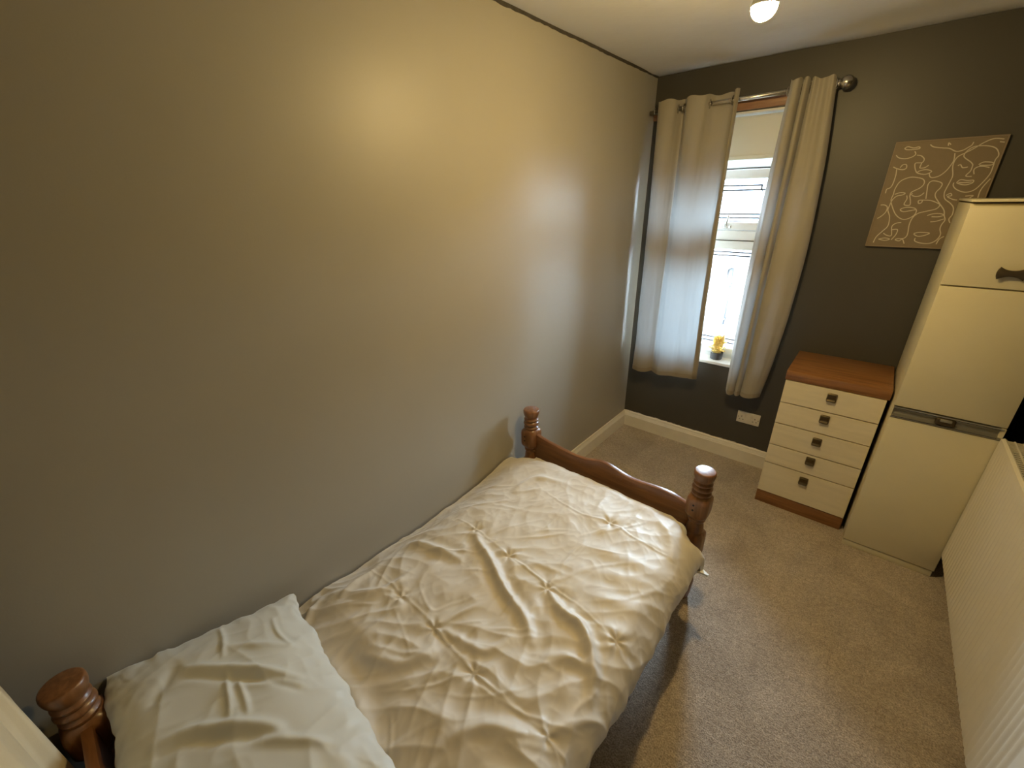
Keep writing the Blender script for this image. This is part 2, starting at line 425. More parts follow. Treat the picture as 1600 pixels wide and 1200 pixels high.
# door in the wall behind the camera
dr = empty('door_1', (1.55, -L, 0), 'cream panelled door in the back wall', 'door', kind='structure')
obj('door_leaf', box(1.20, 1.96, -L, -L + 0.03, 0.005, 1.98, 0.003), M['skirting'], dr)
for (x0, x1, z0, z1) in ((1.29, 1.54, 0.2, 0.85), (1.62, 1.87, 0.2, 0.85), (1.29, 1.54, 1.0, 1.85), (1.62, 1.87, 1.0, 1.85)):
    obj('door_panel', box(x0, x1, -L + 0.028, -L + 0.042, z0, z1, 0.006), M['skirting'], dr)
for (x0, x1, z0, z1) in ((1.13, 1.20, 0, 2.05), (1.96, 2.03, 0, 2.05), (1.20, 1.96, 1.98, 2.05)):
    obj('architrave', box(x0, x1, -L, -L + 0.045, z0, z1, 0.006), M['skirting'], dr)
obj('door_knob', sphere((1.25, -L + 0.075, 1.0), 0.026), M['chrome'], dr, True)

# ------------------------------------------------------------------ window
GY = 0.150                                         # glass plane
wn = empty('window_1', (0.4675, GY, WZ0), 'white framed window with leaded panes behind the curtains', 'window', kind='structure')
fr = 0.045
for (x0, x1, z0, z1) in ((WX0, WX0 + fr, WZ0, WZ1), (WX1 - fr, WX1, WZ0, WZ1), (WX0 + fr, WX1 - fr, WZ0, 0.765), (WX0 + fr, WX1 - fr, 2.18, WZ1), (WX0 + fr, WX1 - fr, 1.535, 1.600)):
    obj('frame', box(x0, x1, GY - 0.035, GY + 0.045, z0, z1, 0.005), M['upvc'], wn)
def sash(z0, z1, name):
    sx0, sx1, w = WX0 + fr - 0.008, WX1 - fr + 0.008, 0.048
    bm = box(sx0, sx0 + w, GY - 0.05, GY + 0.02, z0, z1, 0.006)
    box(sx1 - w, sx1, GY - 0.05, GY + 0.02, z0, z1, 0.006, bm=bm)
    box(sx0 + w - .002, sx1 - w + .002, GY - 0.05, GY + 0.02, z0, z0 + w * 1.05, 0.006, bm=bm)
    box(sx0 + w - .002, sx1 - w + .002, GY - 0.05, GY + 0.02, z1 - w * 1.15, z1, 0.006, bm=bm)
    s = obj(name, bm, M['upvc'], wn)
    obj('sash_seal', box(sx0, sx1, GY - 0.036, GY + 0.0, z1 + 0.001, z1 + 0.006), M['lead'], s)
    return sx0 + w, sx1 - w
ga, gb = sash(1.602, 1.963, 'opening_sash')
obj('frame', box(WX0 + fr, WX1 - fr, GY - 0.035, GY + 0.045, 1.970, 2.030, 0.004), M['upvc'], wn)
obj('pane', box(WX0 + fr - .005, WX1 - fr + .005, GY - 0.003, GY + 0.003, 2.025, 2.185), M['glass'], wn)  # unseen top pane, added so daylight comes through the blind cloth from behind
sash(0.752, 1.533, 'fixed_sash')
p1 = obj('pane', box(ga, gb, GY - 0.003, GY + 0.003, 1.645, 1.915), M['glass'], wn)
p2 = obj('pane', box(ga, gb, GY - 0.003, GY + 0.003, 0.795, 1.488), M['glass'], wn)
def lead(p, x0, x1, z0, z1): obj('lead_strip', box(x0, x1, GY - 0.0065, GY - 0.003, z0, z1), M['lead'], p)
t = 0.0045
for z in (1.870, 1.843, 1.699, 1.676, 1.6525):
    lead(p1, ga if z not in (1.870,) else ga + .06, gb if z not in (1.870,) else 0.696, z - t, z + t)
lead(p1, 0.696 - t, 0.696 + t, 1.843, 1.873)
bm = tube([(0.699, GY - 0.005, 1.843), (0.708, GY - 0.005, 1.829), (0.725, GY - 0.005, 1.817), (max(gb, 0.73), GY - 0.005, 1.811)], 0.0026, 6)
obj('lead_strip', bm, M['lead'], p1)
for z in (1.480, 1.458, 1.436, 0.856, 0.828, 0.8): lead(p2, ga, gb, z - t, z + t)
for x in (ga + 0.03, gb - 0.03):
    lead(p2, x - t, x + t, 0.8, 1.48); lead(p1, x - t, x + t, 1.66, 1.843)
# handle of the opening sash
bm = box(0.515, 0.570, GY - 0.058, GY - 0.049, 1.612, 1.634, 0.004)
tube([(0.537, GY - 0.056, 1.622), (0.537, GY - 0.074, 1.622)], 0.010, 16, bm)
hb = obj('handle', bm, M['chrome'], wn)
obj('lever', tube([(0.537, GY - 0.070, 1.620), (0.541, GY - 0.074, 1.645), (0.547, GY - 0.078, 1.675), (0.552, GY - 0.080, 1.695)], [0.007, 0.006, 0.0055, 0.005], 10), M['chrome'], hb, True)
# window board
struct('trim_5', box(WX0 - 0.005, WX1 + 0.005, -0.012, GY - 0.03, WZ0 - 0.002, 0.722, 0.006), M['white'], 'white window board below the leaded panes', 'window sill')
# painted reveal linings
bm = box(WX0 - 0.001, WX0 + 0.010, 0.001, GY - 0.03, 0.722, WZ1)
box(WX1 - 0.010, WX1 + 0.001, 0.001, GY - 0.03, 0.722, WZ1, bm=bm); box(WX0, WX1, 0.001, GY - 0.03, WZ1 - 0.010, WZ1 + 0.001, bm=bm)
struct('trim_3', bm, M['white'], 'white painted lining inside the window recess', 'trim')
# batten that carries the curtain rod
auto_smooth(struct('trim_4', box(0.005, 0.985, -0.020, 0.0, 2.268, 2.330, 0.003), M['batten'], 'brown wooden batten above the window', 'trim'))
# roller blind, pulled up high
rb = empty('roller_blind', (0.4675, 0.075, 2.24), 'cream roller blind pulled up at the window top', 'blind')
obj('roller_tube', tube([(0.112, 0.075, 2.232), (0.85, 0.075, 2.232)], 0.017, 18), M['blind'], rb, True)
obj('blind_cloth', box(0.114, 0.845, 0.0575, 0.0595, 2.035, 2.232), M['blind'], rb)
obj('hem_bar', box(0.113, 0.847, 0.050, 0.062, 2.012, 2.036, 0.004), M['blind'], rb)

# ------------------------------------------------------------------ curtain rod and curtains
RY, RZ = -0.092, 2.312
rod = empty('curtain_rod', (0.51, RY, RZ), 'brushed steel curtain rod with ball finial over window', 'curtain rod')
obj('pole', tube([(0.012, RY, RZ - 0.008), (1.005, RY, RZ + 0.010)], 0.0125, 18), M['chrome'], rod, True)
bm = sphere((1.032, RY, RZ + 0.010), 0.031, u=28, v=18); tube([(0.992, RY, RZ + .010), (1.008, RY, RZ + .010)], 0.017, 18, bm)
obj('finial', bm, M['chrome'], rod, True)
for bx in (0.045, 0.978):
    bm = tube([(bx, -0.02, RZ - 0.012), (bx, RY + 0.004, RZ - 0.012)], 0.006, 10)
    box(bx - 0.012, bx + 0.012, -0.024, -0.018, RZ - 0.034, RZ + 0.014, 0.002, bm=bm)
    torus((bx, RY, RZ), 0.0165, 0.004, (1, 0, 0), bm=bm, seg=20, ms=8)
    obj('bracket', bm, M['chrome'], rod, True)
obj('bracket_screw', tube([(0.455, -0.02, 2.298), (0.455, -0.05, 2.298)], 0.007, 10), M['chrome'], rod, True)

def make_curtain(name, label, top, bot, zt, zb, eyelets, seed, hem_fn, mid=None):
    n, nz = 200, 110
    T = spline(top, n); B = spline(bot, n); Mi = spline(mid, n) if mid else 0.5 * (T + B)
    vs = []
    ii = np.arange(n) / (n - 1.0)
    cols = []
    for k in range(nz):
        f = k / (nz - 1.0)
        P = (1 - f) * (1 - 2 * f) * T + 4 * f * (1 - f) * Mi + f * (2 * f - 1) * B
        z = zt(ii) * (1 - f) + (zb(ii)) * f
        x = P[:, 0]; y = P[:, 1]
        w = 0.006 * perlin(ii * 5 + seed, np.full(n, f * 3.0 + seed)) + 0.0028 * perlin(ii * 22 + seed, np.full(n, f * 9 + seed * 2.0))
        w2 = 0.003 * perlin(ii * 3 + 40 + seed, np.full(n, f * 13 + seed))
        amt = min(1, f * 4)
        y2 = y + (w + w2 * f) * amt
        x2 = x + 0.006 * perlin(np.full(n, 3.3 + seed), np.full(n, f * 4.0)) * amt
        if k > nz - 7: y2 = y2 - 0.002 * math.sin((k - (nz - 7)) / 6 * PI)     # stitched hem
        for a in range(n): vs.append((x2[a], RY + y2[a], z[a]))
    fs = [(k * n + i, k * n + i + 1, (k + 1) * n + i + 1, (k + 1) * n + i) for k in range(nz - 1) for i in range(n - 1)]
    root = empty(name, (float(T[:, 0].mean()), RY, float(zb(ii).mean())), label, 'curtain', 'eyelet curtains at the window')
    c = obj('cloth', (vs, fs), M['curtain'], root, True)
    # doubled cloth: hem along the leading edge and along the bottom
    A = np.array(vs).reshape(nz, n, 3); off = np.array([0.0, -0.0022, 0.0])
    def strip(k0, k1, i0, i1):
        sub = A[k0:k1, i0:i1] + off; nk, ni = sub.shape[:2]
        return sub.reshape(-1, 3).tolist(), [(k * ni + i, k * ni + i + 1, (k + 1) * ni + i + 1, (k + 1) * ni + i) for k in range(nk - 1) for i in range(ni - 1)]
    i0, i1 = hem_fn
    obj('side_hem', strip(0, nz, i0, i1), M['curtain_hem'], c, True)
    obj('bottom_hem', strip(nz - 3, nz, 0, n), M['curtain_hem'], c, True)
    for (ex, ey, ax) in eyelets:
        obj('eyelet', torus((ex, RY + ey, RZ + 0.018 * (ex - .5)), 0.021, 0.0042, ax), M['chrome'], root, True)
    return root
topL = [(.066, .030), (.071, -.02), (.095, -.046), (.14, -.052), (.178, -.036), (.194, 0), (.208, .030), (.222, .030), (.238, -.005), (.262, -.044), (.315, -.052), (.36, -.036), (.380, 0), (.405, .026), (.455, .030), (.495, .020), (.515, -.006), (.521, -.040), (.535, -.052), (.545, -.035)]
midL = [(.078, .020), (.084, -.02), (.110, -.044), (.155, -.046), (.195, -.028), (.216, -.004), (.225, .010), (.234, .006), (.250, -.014), (.280, -.040), (.33, -.046), (.38, -.036), (.425, -.016), (.455, -.004), (.485, 0.006), (.505, 0.004), (.520, -.006), (.528, -.016), (.537, -.018), (.545, -.008)]
botL = [(.070, .012), (.080, -.02), (.105, -.036), (.150, -.038), (.195, -.022), (.216, -.002), (.226, .008), (.238, -.002), (.262, -.022), (.30, -.040), (.35, -.042), (.40, -.030), (.44, -.012), (.475, -.008), (.505, -.010), (.525, -.016), (.545, -.018), (.556, -.012), (.565, -.004), (.566, .006)]
make_curtain('curtain', 'wide cream linen curtain left of the gap, glowing with daylight', topL, botL,
             lambda i: 2.356 + 0.004 * np.sin(i * 40), lambda i: 0.560 + 0.030 * i + 0.004 * np.sin(i * 22),
             [(.194, 0.0, (1, .25, 0)), (.230, 0.0, (1, -.2, 0)), (.380, 0.0, (1, .35, 0)), (.509, 0.0, (1, -.4, 0))], 1.0, (184, 200), midL)
topR = [(.778, .034), (.785, .0), (.797, -.035), (.810, -.050), (.828, -.046), (.838, -.02), (.841, .008), (.846, -.02), (.856, -.046), (.868, -.046), (.876, -.02), (.879, .008), (.885, -.02), (.898, -.044), (.918, -.030), (.938, -.046), (.958, -.034), (.976, -.042), (.986, -.02), (.988, .01)]
midR = [(.752, .036), (.768, .0), (.790, -.045), (.802, -.058), (.822, -.052), (.836, -.028), (.838, .014), (.841, -.028), (.851, -.054), (.863, -.054), (.872, -.028), (.874, .014), (.878, -.028), (.893, -.056), (.93, -.066), (.975, -.062), (1.012, -.046), (1.036, -.025), (1.043, .0), (1.036, .012)]
botR = [(.765, .030), (.773, .0), (.785, -.036), (.796, -.046), (.812, -.044), (.826, -.024), (.828, .012), (.831, -.024), (.841, -.046), (.853, -.048), (.864, -.026), (.866, .012), (.869, -.024), (.882, -.046), (.905, -.054), (.935, -.052), (.960, -.040), (.976, -.022), (.982, .0), (.978, .01)]
make_curtain('curtain', 'narrow bunched cream linen curtain beside the ball finial', topR, botR,
             lambda i: 2.366 - 0.016 * i + 0.006 * np.sin(i * 30), lambda i: 0.552 + 0.018 * i + 0.004 * np.sin(i * 22),
             [(.785, 0.0, (1, -.4, 0)), (.840, 0.0, (1, .3, 0)), (.879, 0.0, (1, .3, 0)), (.987, 0.0, (1, .3, 0))], 5.0, (0, 14), midR)

# ------------------------------------------------------------------ pendant bulb
BX, BY, BZ = 0.953, -1.50, 2.300
pl = empty('pendant_lamp', (BX, BY, H), 'bare glowing warm bulb hanging from the ceiling', 'lamp')
dome = [(0.0005, -0.038)] + [(0.034 * math.sin(a), -0.004 - 0.034 * math.cos(a)) for a in [0.12 * k for k in range(1, 13)]] + [(0.034, -0.0045)]
obj('bulb', lathe([(r, BZ + h) for r, h in dome], 28, BX, BY), M['bulb'], pl, True)
zb_ = dome[-1][1]; rb_ = dome[-1][0]
obj('bulb_body', lathe([(rb_ - 0.0005, BZ + zb_ + 0.0005), (rb_ + 0.0012, BZ + zb_ + 0.001), (rb_ + 0.0012, BZ + zb_ + 0.004), (0.030, BZ + 0.020), (0.022, BZ + 0.036), (0.0145, BZ + 0.056)], 28, BX, BY), M['white'], pl, True)
hz = BZ + 0.054
obj('lamp_holder', lathe([(0.014, hz), (0.019, hz + 0.006), (0.019, hz + 0.030), (0.016, hz + 0.034), (0.016, hz + 0.055), (0.006, hz + 0.066)], 24, BX, BY), M['white'], pl, False)
obj('cord', tube([(BX, BY, hz + 0.060), (BX, BY, H - 0.02)], 0.003, 8), M['white'], pl)
obj('ceiling_rose', lathe([(0.044, H + 0.002), (0.044, H - 0.010), (0.030, H - 0.024), (0.008, H - 0.032)], 28, BX, BY), M['white'], pl)

# ================================================================== BED
bed = empty('single_bed', (0.556, -2.385, 0), 'single pine bed frame with turned posts against taupe wall', 'bed')
XL, XR, YF, YH = 0.087, 1.027, -1.436, -3.335
def square_block(cx, cy, z0, z1, h, bm):
    # square block whose top and bottom shoulders are turned round
    nb = bmesh.new(); seg = 40; rings = []
    prof = [(0.030, z0 - 0.012, 0.0), (0.040, z0 - 0.002, 0.35), (0.0465, z0 + 0.014, 0.85), (0.047, z0 + 0.03, 1), (0.047, z1 - 0.03, 1), (0.0465, z1 - 0.014, 0.85), (0.040, z1 + 0.0, 0.35), (0.030, z1 + 0.008, 0.0)]
    for r, z, k in prof:
        ring = []
        for i in range(seg):
            a = 2 * PI * i / seg + PI / 4
            ca, sa = math.cos(a), math.sin(a)
            q = min(1.24, 1 / max(abs(ca), abs(sa)))
            rr = r * ((1 - k) + k * q)
            ring.append(nb.verts.new((cx + rr * ca, cy + rr * sa, z)))
        rings.append(ring)
    for a, b in zip(rings[:-1], rings[1:]):
        for i in range(seg): nb.faces.new((a[i], a[(i + 1) % seg], b[(i + 1) % seg], b[i]))
    nb.faces.new(list(reversed(rings[0]))); nb.faces.new(rings[-1])
    return merge(bm, nb)
def post(cx, cy):
    bm = bmesh.new()
    up = [(0.026, 0.600), (0.036, 0.612), (0.041, 0.618), (0.0415, 0.626), (0.037, 0.632), (0.033, 0.635), (0.038, 0.640), (0.0430, 0.647), (0.0430, 0.653), (0.038, 0.659), (0.0335, 0.662), (0.037, 0.665), (0.0405, 0.671), (0.0405, 0.676), (0.036, 0.681), (0.0345, 0.685), (0.0375, 0.690), (0.0415, 0.699), (0.0445, 0.711), (0.0455, 0.722), (0.0445, 0.730), (0.0420, 0.7335), (0.039, 0.7345)]
    lathe(up, 32, cx, cy, bm)
    square_block(cx, cy, 0.500, 0.612, 0.047, bm)
    low = [(0.030, 0.496), (0.036, 0.490), (0.0385, 0.482), (0.036, 0.474), (0.030, 0.468), (0.033, 0.460), (0.0365, 0.44), (0.038, 0.41)]
    lathe(list(reversed(low)), 32, cx, cy, bm)
    square_block(cx, cy, 0.235, 0.415, 0.047, bm)
    foot = [(0.028, 0.0), (0.031, 0.012), (0.036, 0.05), (0.040, 0.09), (0.041, 0.115), (0.036, 0.14), (0.030, 0.15), (0.037, 0.158), (0.040, 0.168), (0.037, 0.178), (0.030, 0.186), (0.034, 0.20), (0.036, 0.215), (0.034, 0.232)]
    lathe(foot, 32, cx, cy, bm)
    o = obj('post', bm, M['pine_post'], bed)
    auto_smooth(o, 40)
    return o
for (cx, cy) in ((XL, YF), (XR, YF), (XL, YH), (XR, YH)):
    p = post(cx, cy)
    if cy == YF:
        for z in (0.572, 0.546):
            bm = lathe([(0.0045, -0.001), (0.0045, 0.0015)], 12)
            for v in bm.verts: v.co = Vector((cx + v.co.x - 0.012, cy - 0.0468 - v.co.z, z + v.co.y))
            obj('dowel_hole', bm, M['black'], p)
top = [(0.115, .596), (0.147, .584), (0.22, .570), (.295, .562), (.36, .555), (.41, .554), (.456, .559), (.495, .570), (.53, .579), (.557, .581), (.584, .579), (.62, .570), (.66, .559), (.70, .552), (.75, .552), (.81, .557), (.868, .560), (.92, .555), (.96, .545), (1.0, .530)]
tp = [tuple(p) for p in spline(top, 60)]
out = tp + [(1.0, .415), (0.115, .415)]
fb = obj('footboard', prism(out, 1, YF - 0.012, YF + 0.012, bev=0.004), M['pine'], bed)
auto_smooth(fb, 40)
for (kx, kz, kr) in ((0.655, .528, .006), (.79, .525, .005), (.42, .530, .004)):
    bm = lathe([(kr, 0.0), (kr, 0.0012)], 12)
    for v in bm.verts: v.co = Vector((kx + v.co.x * 1.0, YF - 0.0118 - v.co.z, kz + v.co.y * 1.4))
    obj('knot', bm, M['teak_side'], fb)
head = [(0.115, .60), (.25, .62), (.40, .64), (.556, .65), (.71, .64), (.86, .62), (1.0, .60)]
hp = [tuple(p) for p in spline(head, 40)] + [(1.0, .40), (0.115, .40)]
auto_smooth(obj('headboard', prism(hp, 1, YH - 0.012, YH + 0.012, bev=0.004), M['pine'], bed), 40)
for x in (XL, XR):
    auto_smooth(obj('side_rail', box(x - 0.012, x + 0.012, YH + 0.03, YF - 0.03, 0.26, 0.375, 0.004), M['pine'], bed), 40)
for k in range(11):
    y = YH + 0.12 + k * 0.165
    obj('slat', box(XL + 0.012, XR - 0.012, y - 0.035, y + 0.035, 0.262, 0.280, 0.002), M['pine'], bed)

def soft_box(x0, x1, y0, y1, z0, z1, r, n=(40, 60)):
    bm = box(x0, x1, y0, y1, z0, z1, r, 5)
    return bm
mt = soft_box(0.101, 1.013, -3.318, -1.453, 0.281, 0.455, 0.045)
tag(obj('mattress', mt, M['sheet'], None, True, origin=(0.54, -2.385, 0.281)), 'white sheeted mattress showing between duvet and pillow', 'mattress')

# ------------------------------------------------------------------ duvet
CREASES = [   # sharp packaging folds and pulls (x, y) on the bed
 ([(0.105,-2.539),(0.344,-2.549),(0.529,-2.558),(0.727,-2.578),(0.990,-2.568),(1.068,-2.601)], 0.0041, 0.0029),
 ([(0.198,-2.144),(0.332,-2.151),(0.530,-2.174),(0.722,-2.185),(0.846,-2.185),(1.018,-2.216)], 0.0034, 0.0025),
 ([(0.335,-1.726),(0.314,-2.098),(0.325,-2.179),(0.379,-2.388)], 0.0034, 0.0020),
 ([(0.550,-1.668),(0.530,-2.174),(0.554,-2.378),(0.545,-2.571),(0.537,-2.734)], 0.0030, 0.0018),
 ([(0.746,-1.748),(0.730,-2.103),(0.733,-2.201),(0.737,-2.401),(0.740,-2.579),(0.718,-2.728)], 0.0030, 0.0018),
 ([(0.380,-1.760),(0.609,-1.790),(0.746,-1.748),(0.862,-1.765),(0.986,-1.765),(1.033,-1.766)], 0.0041, 0.0020),
 ([(0.360,-2.598),(0.479,-2.638),(0.549,-2.667)], 0.0041, 0.0023),
 ([(0.631,-2.800),(0.684,-2.837),(0.723,-2.878)], 0.0041, 0.0027),
 ([(0.752,-2.579),(0.866,-2.578),(0.980,-2.567)], 0.0041, 0.0018),
 ([(1.000,-2.568),(1.075,-2.572)], 0.0041, 0.0018),
 ([(0.353,-2.478),(0.480,-2.529),(0.525,-2.463),(0.587,-2.352)], 0.0041, 0.0018),
]
RIDGES = [    # soft broad folds
 ([(0.320,-2.150),(0.400,-2.205),(0.478,-2.235),(0.611,-2.300),(0.740,-2.344),(0.815,-2.395)], 0.016, 0.021),
 ([(0.730,-2.200),(0.826,-2.245),(0.905,-2.250),(0.976,-2.305),(1.040,-2.405)], 0.016, 0.021),
 ([(0.130,-2.345),(0.272,-2.325),(0.400,-2.310)], 0.016, 0.012),
 ([(0.336,-2.830),(0.494,-2.834),(0.618,-2.865),(0.665,-2.895)], 0.022, 0.014),
 ([(0.059,-2.717),(0.114,-2.798),(0.151,-2.825)], 0.014, 0.010),
 ([(0.559,-2.546),(0.640,-2.535),(0.717,-2.517),(0.756,-2.437)], 0.013, 0.009),
 ([(0.875,-2.116),(1.008,-2.069),(1.051,-1.973)], 0.026, 0.006),
 ([(0.442,-1.655),(0.303,-1.707),(0.285,-1.867)], 0.018, 0.009),
 ([(0.165,-2.695),(0.145,-2.614),(0.140,-2.510)], 0.013, 0.009),
 ([(0.20,-2.66),(0.27,-2.60),(0.30,-2.50)], 0.014, 0.009),
 ([(0.42,-2.76),(0.55,-2.70),(0.60,-2.62)], 0.016, 0.010),
 ([(0.80,-2.75),(0.86,-2.66),(0.96,-2.60)], 0.018, 0.013),
 ([(0.90,-2.85),(0.95,-2.74),(1.05,-2.66)], 0.018, 0.013),
 ([(0.70,-1.95),(0.85,-1.90),(1.00,-1.88)], 0.030, 0.006),
 ([(0.78,-2.05),(0.90,-1.99),(1.04,-1.93)], 0.026, 0.005),
 ([(0.86,-2.42),(0.93,-2.36),(1.04,-2.34)], 0.015, 0.009),
 ([(0.90,-1.60),(0.98,-1.66),(1.03,-1.78)], 0.020, 0.009),
]
NODES = [(0.327, -2.155), (0.746, -1.748), (0.733, -2.201), (0.354, -2.557), (0.537, -2.564), (0.74, -2.579), (0.998, -2.566), (0.53, -2.174), (1.016, -2.211)]
def dist_poly(X, Y, pts):
    P = spline(pts, max(24, len(pts) * 8)); best = np.full(X.shape, 9.0); tt = np.zeros(X.shape)
    for k in range(len(P) - 1):
        a, b = P[k], P[k + 1]; d = b - a; l2 = d @ d + 1e-12
        u = np.clip(((X - a[0]) * d[0] + (Y - a[1]) * d[1]) / l2, 0, 1)
        q = np.hypot(X - a[0] - u * d[0], Y - a[1] - u * d[1])
        m = q < best; best = np.where(m, q, best); tt = np.where(m, (k + u) / (len(P) - 1), tt)
    return best, tt
def wrinkles(X, Y, amp=1.0):
    h = 0.010 * perlin(X * 3.1 + 2.2, Y * 2.7 + 7.1) + 0.006 * perlin(X * 6.3 + 12, Y * 5.1 + 1.7)
    wx = X + 0.05 * perlin(X * 4 + 31, Y * 4 + 11); wy = Y + 0.05 * perlin(X * 4 + 3, Y * 4 + 77)
    # diagonal pull folds, stronger towards the pillow
    a = wx * 0.80 + wy * 0.60; b = -wx * 0.60 + wy * 0.80
    n1 = 1 - np.abs(perlin(a * 4.0 + 9, b * 11 + 3)) * 2.2
    a2 = wx * 0.45 - wy * 0.89; b2 = wx * 0.89 + wy * 0.45
    n2 = 1 - np.abs(perlin(a2 * 5.0 + 19, b2 * 13 + 23)) * 2.2
    n3 = 1 - np.abs(perlin(wx * 21 + 5, wy * 17 + 8)) * 2.0
    near = np.clip((-1.95 - Y) / 0.7, 0, 1)
    h += (0.0030 + 0.0055 * near) * np.clip(n1, 0, 1) ** 1.5 + (0.0020 + 0.0035 * near) * np.clip(n2, 0, 1) ** 1.6
    h += 0.005 * perlin(wx * 9 + 50, wy * 7 + 20) + 0.0022 * perlin(wx * 17 + 5, wy * 15 + 2)
    h += 0.0012 * np.clip(n3, 0, 1) ** 2
    return amp * h
def make_duvet():
    # cross-section parameter: arc length across the bed
    ns, nt = 300, 380
    s = np.linspace(0, 1, ns)
    y0, y1 = -3.00, -1.474
    ZC = 0.506; R = 0.115; XT = 0.990
    top_len = XT - 0.012; arc = R * PI / 2 * 1.06; drop = 0.050
    tot = top_len + arc + drop
    S = s * tot
    x = np.zeros(ns); dz = np.zeros(ns)
    for i, v in enumerate(S):
        if v < top_len: x[i] = 0.012 + v; dz[i] = 0
        elif v < top_len + arc:
            th = (v - top_len) / R; x[i] = XT + R * math.sin(th); dz[i] = -R * (1 - math.cos(th))
        else:
            th = arc / R; q = v - top_len - arc
            x[i] = XT + R * math.sin(th) + q * math.cos(th) - q * 0.25; dz[i] = -R * (1 - math.cos(th)) - q * math.sin(th)
    t = np.linspace(0, 1, nt)
    Sg, T = np.meshgrid(S, t, indexing='ij'); Xg = np.repeat(x[:, None], nt, 1); DZ = np.repeat(dz[:, None], nt, 1)
    side = np.clip((Sg - top_len) / (arc + drop), 0, 1)
    yend = y1 - 0.085 * np.clip((Xg - 0.93) / 0.12, 0, 1) ** 1.2
    # hem line waves along the length
    Y = y0 + (yend - y0) * T
    yy = Y
    lowl = 0.385 + 0.055 * np.exp(-((yy + 1.50) / 0.28) ** 2) + 0.040 * np.clip((-2.5 - yy) / 0.35, 0, 1)
    Z = ZC + DZ
    wl = np.exp(-(np.clip(Xg - 0.012, 0, None) / 0.13) ** 1.6)
    Z = Z - (ZC - lowl) * wl
    # crown: a little fuller along the middle, falling to the foot and the head
    Z += 0.018 * np.sin(np.clip((Xg - 0.05) / 0.95, 0, 1) * PI) * np.clip((Y + 2.95) / 0.5, 0, 1)
    dfoot = np.clip((Y - (yend - 0.10)) / 0.10, 0, 1)
    Z -= 0.070 * dfoot ** 2.2 * (1 - 0.8 * side)
    Z -= 0.030 * np.clip((-2.72 - Y) / 0.15, 0, 1) * np.clip(1 - side * 2, 0, 1)
    Xo = Xg.copy()
    hemw = 0.016 * perlin(Y * 5.5 + 3.0, Y * 0 + 0.5) + 0.008 * perlin(Y * 15 + 1.0, Y * 0 + 2.5)
    Xo += side ** 2 * hemw
    Z += side ** 2 * (0.018 * perlin(Y * 4.2 + 13.0, Y * 0 + 7.5))
    # pointed corner at the foot
    cw = np.exp(-((yend - Y) / 0.075) ** 2) * side ** 1.5
    Xo += 0.022 * cw; Z += 0.022 * cw; Y = Y - 0.01 * cw
    P = np.stack([Xo, Y, Z], -1)
    du = np.gradient(P, axis=0); dv = np.gradient(P, axis=1)
    N = np.cross(du, dv); N /= np.linalg.norm(N, axis=-1, keepdims=True) + 1e-12
    h = wrinkles(Sg, Y)
    for pts, w, a in RIDGES:
        d, q = dist_poly(Sg, Y, pts); tap = np.sin(np.clip(q, 0.02, 0.98) * PI) ** 0.55
        h += a * tap * np.exp(-(d / w) ** 2) - 0.30 * a * tap * np.exp(-((d - 2.2 * w) / (1.3 * w)) ** 2)
    for pts, w, a in CREASES:
        d, q = dist_poly(Sg, Y, pts); tap = np.sin(np.clip(q, 0.05, 0.95) * PI) ** 0.4
        br = 0.45 + 0.55 * np.clip(perlin(Sg * 9 + 4, Y * 9 + 8) * 2.5 + 0.5, 0, 1)
        h += a * tap * br * (np.exp(-(d / w)) - 0.35 * np.exp(-((d - 2.4 * w) / (1.4 * w)) ** 2))
    for k, (nx, ny) in enumerate(NODES):
        dx, dy = Sg - nx, Y - ny; r = np.hypot(dx, dy); th = np.arctan2(dy, dx)
        h += 0.0050 * np.exp(-r / 0.040) * np.cos((4 + k % 3) * th + k * 1.3) * np.clip(r / 0.012, 0, 1) - 0.007 * np.exp(-(r / 0.020) ** 2)
    rw = random.Random(21)
    for k in range(70):
        nx, ny = rw.choice(NODES); cx0 = nx + rw.gauss(0, 0.09); cy0 = ny + rw.gauss(0, 0.10); an = rw.uniform(0.3, 1.9); ln = rw.uniform(0.04, 0.13)
        if k % 3 == 0: cx0, cy0 = rw.uniform(0.1, 1.0), rw.uniform(-2.85, -1.6)
        dx, dy = Sg - cx0, Y - cy0
        u = dx * math.cos(an) + dy * math.sin(an); v = -dx * math.sin(an) + dy * math.cos(an) + 1.5 * (u * u) * rw.uniform(-1, 1)
        h += rw.uniform(0.0016, 0.0042) * np.exp(-(u / ln) ** 2) * np.exp(-(v / rw.uniform(0.005, 0.011)) ** 2)
    # puckered folds along the hanging side
    h += 0.010 * side * (1 - 0.5 * side) * perlin(Y * 11 + 0.9 * Sg, Sg * 3.0 + 5) + 0.006 * side * perlin(Y * 24 + 3, Sg * 5)
    fade = np.clip(T / 0.02, 0, 1)
    h *= fade
    h *= np.clip((1 - s) / 0.012, 0.25, 1)[:, None]
    P = P + N * h[..., None]
    P[..., 0] = np.maximum(P[..., 0], 0.004)
    P[..., 2] = np.maximum(P[..., 2], np.where(P[..., 0] < 1.03, 0.460 - 0.10 * np.clip((P[..., 0] - 0.99) / 0.04, 0, 1) - 0.12 * np.clip((0.15 - P[..., 0]) / 0.10, 0, 1), 0))
    # underside: a parallel skin below the edge so the hem has thickness
    vs = P.reshape(-1, 3); fs = grid_faces(ns, nt)
    base = len(vs)
    hem = P[-1].copy(); lip = hem.copy(); lip[:, 0] -= 0.016; lip[:, 2] += 0.006
    lip2 = lip.copy(); lip2[:, 0] -= 0.016; lip2[:, 2] += 0.035
    V = np.concatenate([vs, lip, lip2])
    for j in range(nt - 1):
        a = (ns - 1) * nt + j
        fs.append((a, base + j, base + j + 1, a + 1)); fs.append((base + j, base + nt + j, base + nt + j + 1, base + j + 1))
